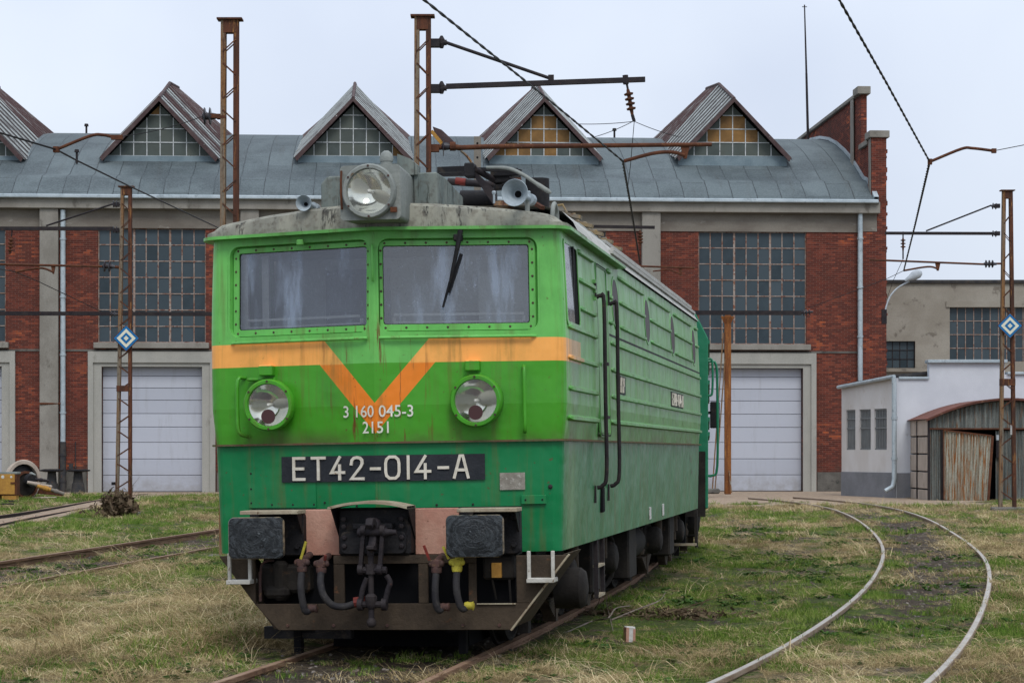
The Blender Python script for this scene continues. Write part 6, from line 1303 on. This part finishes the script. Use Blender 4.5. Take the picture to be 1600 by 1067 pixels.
for lb, a, b in (('thin stay wire running left from the cantilever insulator', (991, 190), (900, 194)), ('thin stay wire running right from the cantilever insulator', (991, 190), (1060, 214)), ('thin stay wire slanting down left from the cantilever insulator', (989, 190), (930, 214))): wire(lb, sag(A(*a, 37), A(*b, 37.6), .02), .006)
wire('thin wire from the cantilever end down to the roof edge at the right', [A(1412, 423, 63), A(1385, 436, 66), A(1240, 490, 85)], .009)
wire('thin dropper under the hanging insulator at the right', [A(1411, 405, 63), A(1395, 440, 66), A(1385, 470, 72)], .008)
# ------------------------------------------------------------------ scrap at the far left
def ground_pt(px, py): return G(px, py, 0)
g = ground_pt(30, 779); ws = thing('scrap_wheelset', 'large rusty wheelset lying by the shed wall at the far left', 'wheelset', (g.x, g.y+.6, 0)); k_ = g.y/F
ax = Vector((.72, -.69, 0)).normalized()
tyre = [(-.16, .62), (-.16, .70), (0, .72), (.03, .76), (.06, .72), (.06, .60), (-.16, .60)]
Mx = ax.to_track_quat('Z', 'Y').to_matrix()
def ringprof(c, Mx, prof, n=36): return [[Vector(c)+Mx @ Vector((math.cos(a)*r, math.sin(a)*r, h)) for a in np.linspace(0, 2*math.pi, n+1)[:-1]] for h, r in prof]
MB().loft(ringprof((0, 0, .66), Mx, tyre)).build('tyre', M['slab'], ws, smooth=30); MB().lathe(Vector((0, 0, .66))-ax*.1, ax, [(0, .6), (.02, .58), (.05, .3), (.12, .25), (.14, .14), (.5, .12), (.52, .25), (.7, .22)], 30).build('wheel_disc', M['black'], ws, smooth=40)
MB().loft(ringprof(Vector((-.05, 0, .5))+ax*.28, Mx, [(-.05, .42), (-.05, .5), (.05, .5), (.05, .42), (-.05, .42)])).build('gear_ring', M['rust'], ws, smooth=30); MB().lathe(Vector((-.05, 0, .5))+ax*.25, ax, [(0, .42), (.03, .40), (.05, .1)], 24).build('gear_disc', M['under'], ws, smooth=40)
MB().cb((.38, -.2, .85), (.22, .2, .18), Matrix.Rotation(.5, 3, 'Y')).build('bearing', M['housing'], ws, bevel=.03)
g = ground_pt(15, 781); cb_ = thing('yellow_cabinet', 'battered ochre steel cabinet in front of the scrap wheelset', 'cabinet', (g.x, g.y-.3, .12))
MB().box((-.30, -.02, .05), (.32, .5, .86)).build('case', M['rust'], cb_, bevel=.01); MB().box((-.26, -.05, .09), (.26, -.021, .80)).build('door', M['ochre'], cb_, bevel=.008); MB().box((.12, -.08, .46), (.28, -.05, .52)).build('latch', M['rust'], cb_)
MB().box((-.33, -.04, .80), (.35, .5, .88)).build('top', M['housing'], cb_, bevel=.008); MB().lathe((-.16, -.051, .70), (0, -1, 0), [(0, .06), (.004, .05)], 12).lathe((.14, -.051, .70), (0, -1, 0), [(0, .04), (.004, .03)], 12).build('paint_spot', M['white'], cb_)
MB().box((-.9, -.1, -.1), (-.28, .3, .06)).box((-.2, 0, -.1), (.3, .4, .05)).build('base', M['ochre'], cb_)
g = ground_pt(70, 778); mt = thing('scrap_rail', 'short length of rusty channel iron lying on the grass by the scrap wheelset', 'scrap iron', (g.x, g.y, .12))
MB().bar((-.65, .2, .12), (.68, -.15, 0), .22, .05).bar((-.65, .2, .20), (.68, -.15, .08), .05, .16).bar((-.65, .1, .17), (.68, -.26, .05), .03, .17).build('channel', M['rust'], mt); MB().tube([(-.9, -.2, -.06), (-.4, -.32, -.1), (.5, -.35, -.09)], .03, 6).build('hoop', M['slab'], mt)
g = ground_pt(82, 776)
for i, (px, py, l, r, a, m, lb) in enumerate(((62, 757, .9, .07, -12, 'slab', 'grey scrap pipe leaning on the wheelset'), (75, 764, .8, .08, -18, 'ochre', 'scrap pipe with an orange collar on the channel iron'), (66, 750, .5, .06, -8, 'darksteel', 'dark scrap rod on top of the scrap heap'), (90, 768, .5, .07, -20, 'lintel', 'short grey scrap cylinder at the right end of the heap'))):
    p_ = A(px, py, 76.5); sp = MB(); d_ = Vector((math.cos(rad(a)), .3, math.sin(rad(a)))).normalized()
    sp.lathe(-d_*l/2, d_, [(0, r*.8), (l*.3, r), (l*.32, r*1.2), (l*.5, r*1.2), (l*.52, r*.9), (l*.97, r*.9), (l, r*.5)], 12)
    tag(sp.build('scrap_pipe', M[m], None, smooth=40, loc=p_), lb, 'scrap iron', 'scrap by the shed wall')
for px, lb in ((81, 'black mushroom-shaped buffer before the concrete pillar, nearer the scrap heap'), (122, 'black mushroom-shaped buffer standing right of the drain pipe')):
    g = A(px, 770, 84); t_ = thing('scrap_buffer', lb, 'buffer', (g.x, 84, 0), group='buffers standing by the wall')
    MB().lathe((0, 0, -.05), (0, 0, 1), [(0, .30), (.5, .24), (.52, .2), (.95, .17)], 16).build('socket', M['darkpipe'], t_, smooth=40); MB().lathe((0, 0, .90), (0, 0, 1), [(0, .3), (.04, .48), (.08, .48), (.12, .3)], 24).build('head', M['black'], t_, smooth=30)
for px, py, lb in ((20, 785, 'flat dark scrap strip in the grass below the yellow cabinet'), (8, 789, 'second flat dark strip at the left edge')):
    g = ground_pt(px, py); tag(MB().cb((0, 0, .02), (.55, .25, .04), Matrix.Rotation(.2, 3, 'Z')).build('scrap_strip', M['black'], None, loc=(g.x, g.y, .02)), lb, 'scrap iron')
# marker stone, twigs, bush
g = G(983, 1001, -.1); mk = thing('track_marker', 'small white and brown striped concrete marker block in the grass right of the locomotive', 'marker post', (g.x, g.y, -.13), (0, rad(2), rad(14)))
MB().box((-.045, -.045, 0), (.045, .045, .17)).build('block', M['white'], mk, bevel=.006); 
MB().box((-.0465, -.0465, .0), (-.018, .0465, .163)).box((.022, -.0463, .02), (.0465, .0463, .150)).build('brown_stripe', M['pink'], mk)
def litter(c, n, sx_, sy_, label):
    mb = MB(); c = Vector(c)
    for i in range(n):
        p = Vector((RNG.normal(0, sx_), RNG.normal(0, sy_), RNG.uniform(.0, .07))); u = Vector((RNG.normal(0, .022), RNG.normal(0, .022), RNG.normal(0, .012))); v = Vector((RNG.normal(0, .015), RNG.normal(0, .015), RNG.normal(0, .012))); mb.add([p-u, p+v, p+u, p-v], [(0,1,2,3)])
    return tag(mb.build('leaf_litter', M['bush'], None, loc=c), label, 'dead leaves', None, 'stuff')
def twigs(name, label, c, n, R_, h, mat, r=.006, spread=(1, 1), mesh_leaf=False):
    mb = MB(); c = Vector(c)
    for i in range(n):
        a = RNG.uniform(0, 6.28); p = Vector((RNG.normal(0, R_*.4*spread[0]), RNG.normal(0, R_*.4*spread[1]), RNG.uniform(0, h*.3))); pts = [p]
        d = Vector((math.cos(a)*spread[0], math.sin(a)*spread[1], RNG.uniform(.0, h/R_*1.3)))*R_*.3
        for k in range(4): d = d+Vector((RNG.normal(0, .08), RNG.normal(0, .08), RNG.normal(-.02, .07)))*R_; pts.append(pts[-1]+d)
        for q in pts: q.z = max(q.z, .0)
        mb.tube(pts, [r, r*.9, r*.7, r*.5, r*.25], 4)
        if i % 2 == 0:
            e = pts[2]; mb.tube([e, e+Vector((RNG.normal(0, .25), RNG.normal(0, .25), RNG.uniform(0, .2)))*R_], [r*.5, r*.2], 3)
    return tag(mb.build(name, mat, None, loc=c), label, 'twigs')
g = G(1000, 965, -.1); twigs('twig_pile', 'tangle of dead twigs and brown leaves on the grass behind the striped marker', (g.x-.05, g.y, -.1), 55, .42, .10, M['bush'], .006, (1.6, 1.2))
litter((g.x+.1, g.y+.1, -.10), 1500, .42, .22, 'dark brown leaf litter caught in the dead twigs behind the striped marker')
tb = MB(); tb.tube(smoothpts([G(880, 990, -.08), G(925, 970, -.05), G(950, 965, .02), G(962, 950, .03), G(985, 946, .0)], 4), [.008]*12+[.006]*5, 5); tb.tube(smoothpts([G(955, 968, -.06), G(1000, 950, -.02), G(1030, 938, .04), G(1040, 925, .07)], 4), [.009]*8+[.004]*5, 5); tb.tube(smoothpts([G(946, 935, -.08), G(952, 960, -.02), G(958, 985, -.06)], 4), .004, 4)
tag(tb.build('dead_branch', M['twig'], None), 'pale thin dead branch curving over the grass beside the locomotive wheels', 'branch')
bu = thing('withered_bush', 'small brown withered bush around the foot of the left lattice mast', 'bush', (B3.x-.1, B3.y-.35, 0)); mb = MB(); lf_ = MB()
for i in range(190):
    a = RNG.uniform(0, 6.28); r0 = abs(RNG.normal(0, .22)); p = Vector((math.cos(a)*r0, math.sin(a)*r0, 0)); h = RNG.uniform(.2, .62)*(1.15-r0)
    q = p+Vector((math.cos(a)*.15+RNG.normal(0, .08), math.sin(a)*.15+RNG.normal(0, .08), h)); mb.tube([p, (p+q)/2+Vector((RNG.normal(0, .05), 0, 0)), q], [.012, .009, .004], 4)
    for k in range(7):
        c = p+(q-p)*RNG.uniform(.1, 1)+Vector((RNG.normal(0, .06), RNG.normal(0, .06), RNG.normal(0, .04))); u = Vector(RNG.normal(0, .05, 3)); v = Vector(RNG.normal(0, .035, 3)); lf_.add([c-u, c+v, c+u, c-v], [(0,1,2,3)])
mb.build('stem', M['bush'], bu); lf_.build('dead_leaves', M['bushleaf'] if 'bushleaf' in M else M['bush'], bu)
sh = thing('sapling', 'leafless thin sapling beside the left lattice mast', 'sapling', (B3.x+.25, B3.y-.2, 0)); mb = MB(); mb.tube([(0,0,0),(.03,0,.7),(.0,0,1.35)], [.014,.01,.003], 5)
for i in range(12): z = .35+i*.08; a = RNG.uniform(0, 6.28); mb.tube([(.02,0,z),(.02+.25*math.cos(a),.25*math.sin(a),z+.28)], [.007,.002], 4)
mb.build('stem', M['bush'], sh)
# ------------------------------------------------------------------ grass, straw and stones
def blade_mat(name, stops):
    t = NT(name); at = t.n('ShaderNodeAttribute', attribute_name='bl'); oi = t.n('ShaderNodeObjectInfo').outputs['Random']
    p = t.pos('World'); k = t.m2('ADD', t.m2('MULTIPLY', at.outputs['Fac'], .55), t.m2('MULTIPLY', t.noise(p, .9, 5, .6, .3, .7), .45))
    rp = t.n('ShaderNodeValToRGB'); t.put(rp.inputs[0], k); e = rp.color_ramp.elements; e[0].position = 0; e[0].color = (*stops[0], 1); e[1].position = 1; e[1].color = (*stops[-1], 1)
    for i, s in enumerate(stops[1:-1]): el = e.new((i+1)/(len(stops)-1)); el.color = (*s, 1)
    tl = t.n('ShaderNodeBsdfTranslucent'); t.t.links.new(rp.outputs[0], tl.inputs[0]); mx_ = t.n('ShaderNodeMixShader'); mx_.inputs[0].default_value = .25
    t.fin(rp.outputs[0], .8, 0, .04); t.t.links.new(t.b.outputs[0], mx_.inputs[1]); t.t.links.new(tl.outputs[0], mx_.inputs[2]); t.t.links.new(mx_.outputs[0], t.out.inputs[0]); return t.m
M['gblade'] = blade_mat('green_blades', [(.032,.064,.012), (.088,.160,.024), (.18,.265,.048), (.36,.38,.13)])
M['weedleaf'] = weathered('weed_leaf', (.040,.10,.020), (.08,.155,.035), None, 6, .7, coord='World')
M['dblade'] = blade_mat('dry_blades', [(.060,.046,.022), (.26,.195,.095), (.54,.42,.225), (.92,.80,.53)])
def tuft(name, n, R_, h, w, lean, mat, flat=0.):
    vs, fs, bl = [], [], []
    for i in range(n):
        a, b = RNG.uniform(0, 6.28), RNG.uniform(0, 6.28); r0 = R_*math.sqrt(RNG.random()); p = np.array([math.cos(a)*r0, math.sin(a)*r0, -.01])
        hh = h*RNG.uniform(.45, 1.15); l = lean*RNG.uniform(.3, 1.4)*hh; d = np.array([math.cos(b), math.sin(b), 0]); s = np.array([-math.sin(b), math.cos(b), 0])*w*RNG.uniform(.6, 1.2)/2
        if RNG.random() < .5: s = np.array([s[1], -s[0], 0])+s*.4
        z1, z2 = hh*.55*(1-flat*RNG.random()), hh*(1-flat*RNG.uniform(.5, 1)); q = p+d*l*.35+[0, 0, z1]; e = p+d*l*(1+flat)+[RNG.normal(0, .1)*hh, RNG.normal(0, .1)*hh, z2]
        k = len(vs); vs += [p-s, p+s, q-s*.8, q+s*.8, e]; fs += [(k, k+1, k+3, k+2), (k+2, k+3, k+4)]; c = RNG.random(); bl += [c]*5
    me = bpy.data.meshes.new(name); me.from_pydata([tuple(v) for v in vs], [], fs); me.materials.append(mat)
    at = me.attributes.new('bl', 'FLOAT', 'POINT'); at.data.foreach_set('value', bl); return me
def collection(name, meshes):
    c = bpy.data.collections.new(name)
    for i, m in enumerate(meshes): c.objects.link(bpy.data.objects.new('%s_%d' % (m.name, i), m))
    return c
cols = dict(
 green=collection('green tufts', [tuft('green_tuft', 46, .11, h, .006, .7, M['gblade']) for h in (.03, .042, .058, .075)]),
 dry=collection('dry tufts', [tuft('dry_tuft', 46, .12, h, .0055, 1.3, M['dblade'], .45) for h in (.04, .058, .08, .10)]),
 straw=collection('straw', [tuft('straw_tuft', 30, .14, h, .0055, 2.2, M['dblade'], .85) for h in (.10, .15, .21)]))
stones = []
for i in range(5):
    bm = bmesh.new(); bmesh.ops.create_icosphere(bm, subdivisions=1, radius=.03)
    for v in bm.verts: v.co *= RNG.uniform(.7, 1.25); v.co.z *= .6
    me = bpy.data.meshes.new('stone'); bm.to_mesh(me); bm.free(); me.materials.append(weathered('stone_%d' % i, [(.17,.14,.115), (.10,.09,.08), (.24,.21,.18), (.15,.10,.075), (.07,.065,.06)][i], (.16,.14,.12), None, 8, .9)); stones.append(me)
cols['stone'] = collection('stones', stones)
def scatter(name, label, cat, P, col, scale, seed=1, tilt=.15):
    n = len(P); r = np.random.default_rng(seed); me = bpy.data.meshes.new(name); me.vertices.add(n)
    me.vertices.foreach_set('co', np.column_stack([P, ground_z(P)]).ravel().astype(np.float32))
    a = me.attributes.new('rot', 'FLOAT_VECTOR', 'POINT'); a.data.foreach_set('vector', np.column_stack([r.normal(0, tilt, n), r.normal(0, tilt, n), r.uniform(0, 6.28, n)]).ravel().astype(np.float32))
    a = me.attributes.new('scl', 'FLOAT', 'POINT'); a.data.foreach_set('value', (scale*r.uniform(.7, 1.3, n)).astype(np.float32))
    o = ob(name, me); ng = bpy.data.node_groups.new(name, 'GeometryNodeTree'); ng.interface.new_socket('Geometry', in_out='INPUT', socket_type='NodeSocketGeometry'); ng.interface.new_socket('Geometry', in_out='OUTPUT', socket_type='NodeSocketGeometry')
    N = ng.nodes.new; gi, go = N('NodeGroupInput'), N('NodeGroupOutput'); ip = N('GeometryNodeInstanceOnPoints'); ci = N('GeometryNodeCollectionInfo'); ci.inputs['Collection'].default_value = col; ci.inputs['Separate Children'].default_value = True; ci.inputs['Reset Children'].default_value = True
    ra = N('GeometryNodeInputNamedAttribute'); ra.data_type = 'FLOAT_VECTOR'; ra.inputs['Name'].default_value = 'rot'; sa_ = N('GeometryNodeInputNamedAttribute'); sa_.data_type = 'FLOAT'; sa_.inputs['Name'].default_value = 'scl'
    rv = N('FunctionNodeRandomValue'); rv.data_type = 'INT'; rv.inputs['Min'].default_value = 0; rv.inputs['Max'].default_value = 50; e2r = N('FunctionNodeEulerToRotation')
    ip.inputs['Pick Instance'].default_value = True; K_ = ng.links.new
    K_(gi.outputs[0], ip.inputs['Points']); K_(ci.outputs[0], ip.inputs['Instance']); K_([s for s in rv.outputs if s.type == 'INT'][0], ip.inputs['Instance Index'])
    K_(ra.outputs['Attribute'], e2r.inputs[0]); K_(e2r.outputs[0], ip.inputs['Rotation']); K_(sa_.outputs['Attribute'], ip.inputs['Scale']); K_(ip.outputs[0], go.inputs[0])
    m = o.modifiers.new('scatter', 'NODES'); m.node_group = ng; return tag(o, label, cat, None, 'stuff')
def pts(n, y0, y1, seed):
    r = np.random.default_rng(seed); y = np.sqrt(r.uniform(y0**2, y1**2, n)); x = r.uniform(-.262, .262, n)*y; return np.column_stack([x, y]), r
allg, alld, alls, sg, sd, ss_ = [], [], [], [], [], []
for y0, y1, dens, sc, seed in ((13.5, 19, 130, .72, 1), (19, 27, 75, .85, 2), (27, 42, 36, 1.0, 3), (42, 62, 17, 1.3, 4), (62, 88, 9, 1.6, 5)):
    n = int(dens*.262*(y1**2-y0**2)); P, r = pts(n, y0, y1, seed); di, sa_, dr_ = zones(P); u = r.random((n, 3))
    dl = dist(P, LOCO_LINE); pr, po = dist(P, R_IN), dist(P, R_OUT)
    keep = (u[:, 0] > np.clip(di*.86+sa_*1.3, 0, 1)) & (pr > .07) & (po > .07) & ~((dl < 1.0) & (P[:, 1] > 18.4) & (u[:, 1] < .93)) & (np.minimum(dist(P, L_STR), 9) > .06)
    isd = u[:, 2] < (.12+.80*dr_)
    cl = fbm(P, 1.7, 61); sc = sc*(.55+1.0*sst(cl, .35, .68)); keep &= u[:, 1]*.75 < .35+sst(cl, .3, .55)
    g_ = keep & ~isd; d_ = keep & isd
    allg.append(P[g_]); sg.append(sc[g_]); alld.append(P[d_]); sd.append(sc[d_])
    s_ = keep & (r.random(n) < .17*(.25+dr_)*(1+1.2*(P[:, 0] < -1.2))) & (P[:, 1] < 45); alls.append(P[s_]); ss_.append(sc[s_]*.95)
# taller growth on the small mound at the left of the snowplough
r = np.random.default_rng(9); q = np.column_stack([r.normal(-2.75, .75, 1400), r.normal(20.3, 1.9, 1400)]); q = q[dist(q, LOCO_LINE) > 1.35]
h_ = len(q)//2; alld.append(q[:h_]); sd.append(np.full(h_, 1.5)); alls.append(q[h_:h_+130]); ss_.append(np.full(len(q[h_:h_+130]), 1.2)); allg.append(q[h_+130:]); sg.append(np.full(len(q[h_+130:]), 1.45))
scatter('green_grass', 'short green grass growing in patches between the tracks', 'grass', np.vstack(allg), cols['green'], np.concatenate(sg), 1)
scatter('dry_grass', 'dry yellow-brown grass covering most of the yard', 'grass', np.vstack(alld), cols['dry'], np.concatenate(sd), 2)
scatter('straw', 'flattened pale straw lying across the grass', 'straw', np.vstack(alls), cols['straw'], np.concatenate(ss_), 3, .1)
lw = []
for q in range(5):
    vs, fs = [], []
    for i in range(9):
        a = RNG.uniform(0, 6.28); L_, w = RNG.uniform(.05, .11), RNG.uniform(.012, .02); d = np.array([math.cos(a), math.sin(a), 0]); s = np.array([-d[1], d[0], 0])*w; k = len(vs)
        vs += [d*.005, d*L_*.5-s+[0, 0, L_*.45], d*L_*.5+s+[0, 0, L_*.45], d*L_+[0, 0, L_*.35]]; fs += [(k, k+1, k+3), (k, k+3, k+2)]
    me = bpy.data.meshes.new('weed'); me.from_pydata([tuple(v) for v in vs], [], fs); me.materials.append(M['weedleaf']); lw.append(me)
cols['weed'] = collection('weeds', lw)
P, r = pts(9000, 14, 50, 99); P = P[(fbm(P, .8, 71) > .56) & (dist(P, LOCO_LINE) > 1.0) & (dist(P, R_IN) > .1) & (dist(P, R_OUT) > .1)]
scatter('weeds', 'small broad-leaved green weeds growing among the grass', 'weeds', P, cols['weed'], np.full(len(P), .8), 8)
P, r = pts(26000, 14, 60, 77); di, sa_, dr_ = zones(P); k = di+sa_*.3 > r.uniform(.25, 1.2, len(P)); k &= (dist(P, R_IN) > .08) & (dist(P, R_OUT) > .08); P = P[k]
scatter('gravel', 'scattered stones and dark ballast on the bare dirt beside the tracks', 'gravel', P, cols['stone'], np.full(len(P), .7), 4, .5)
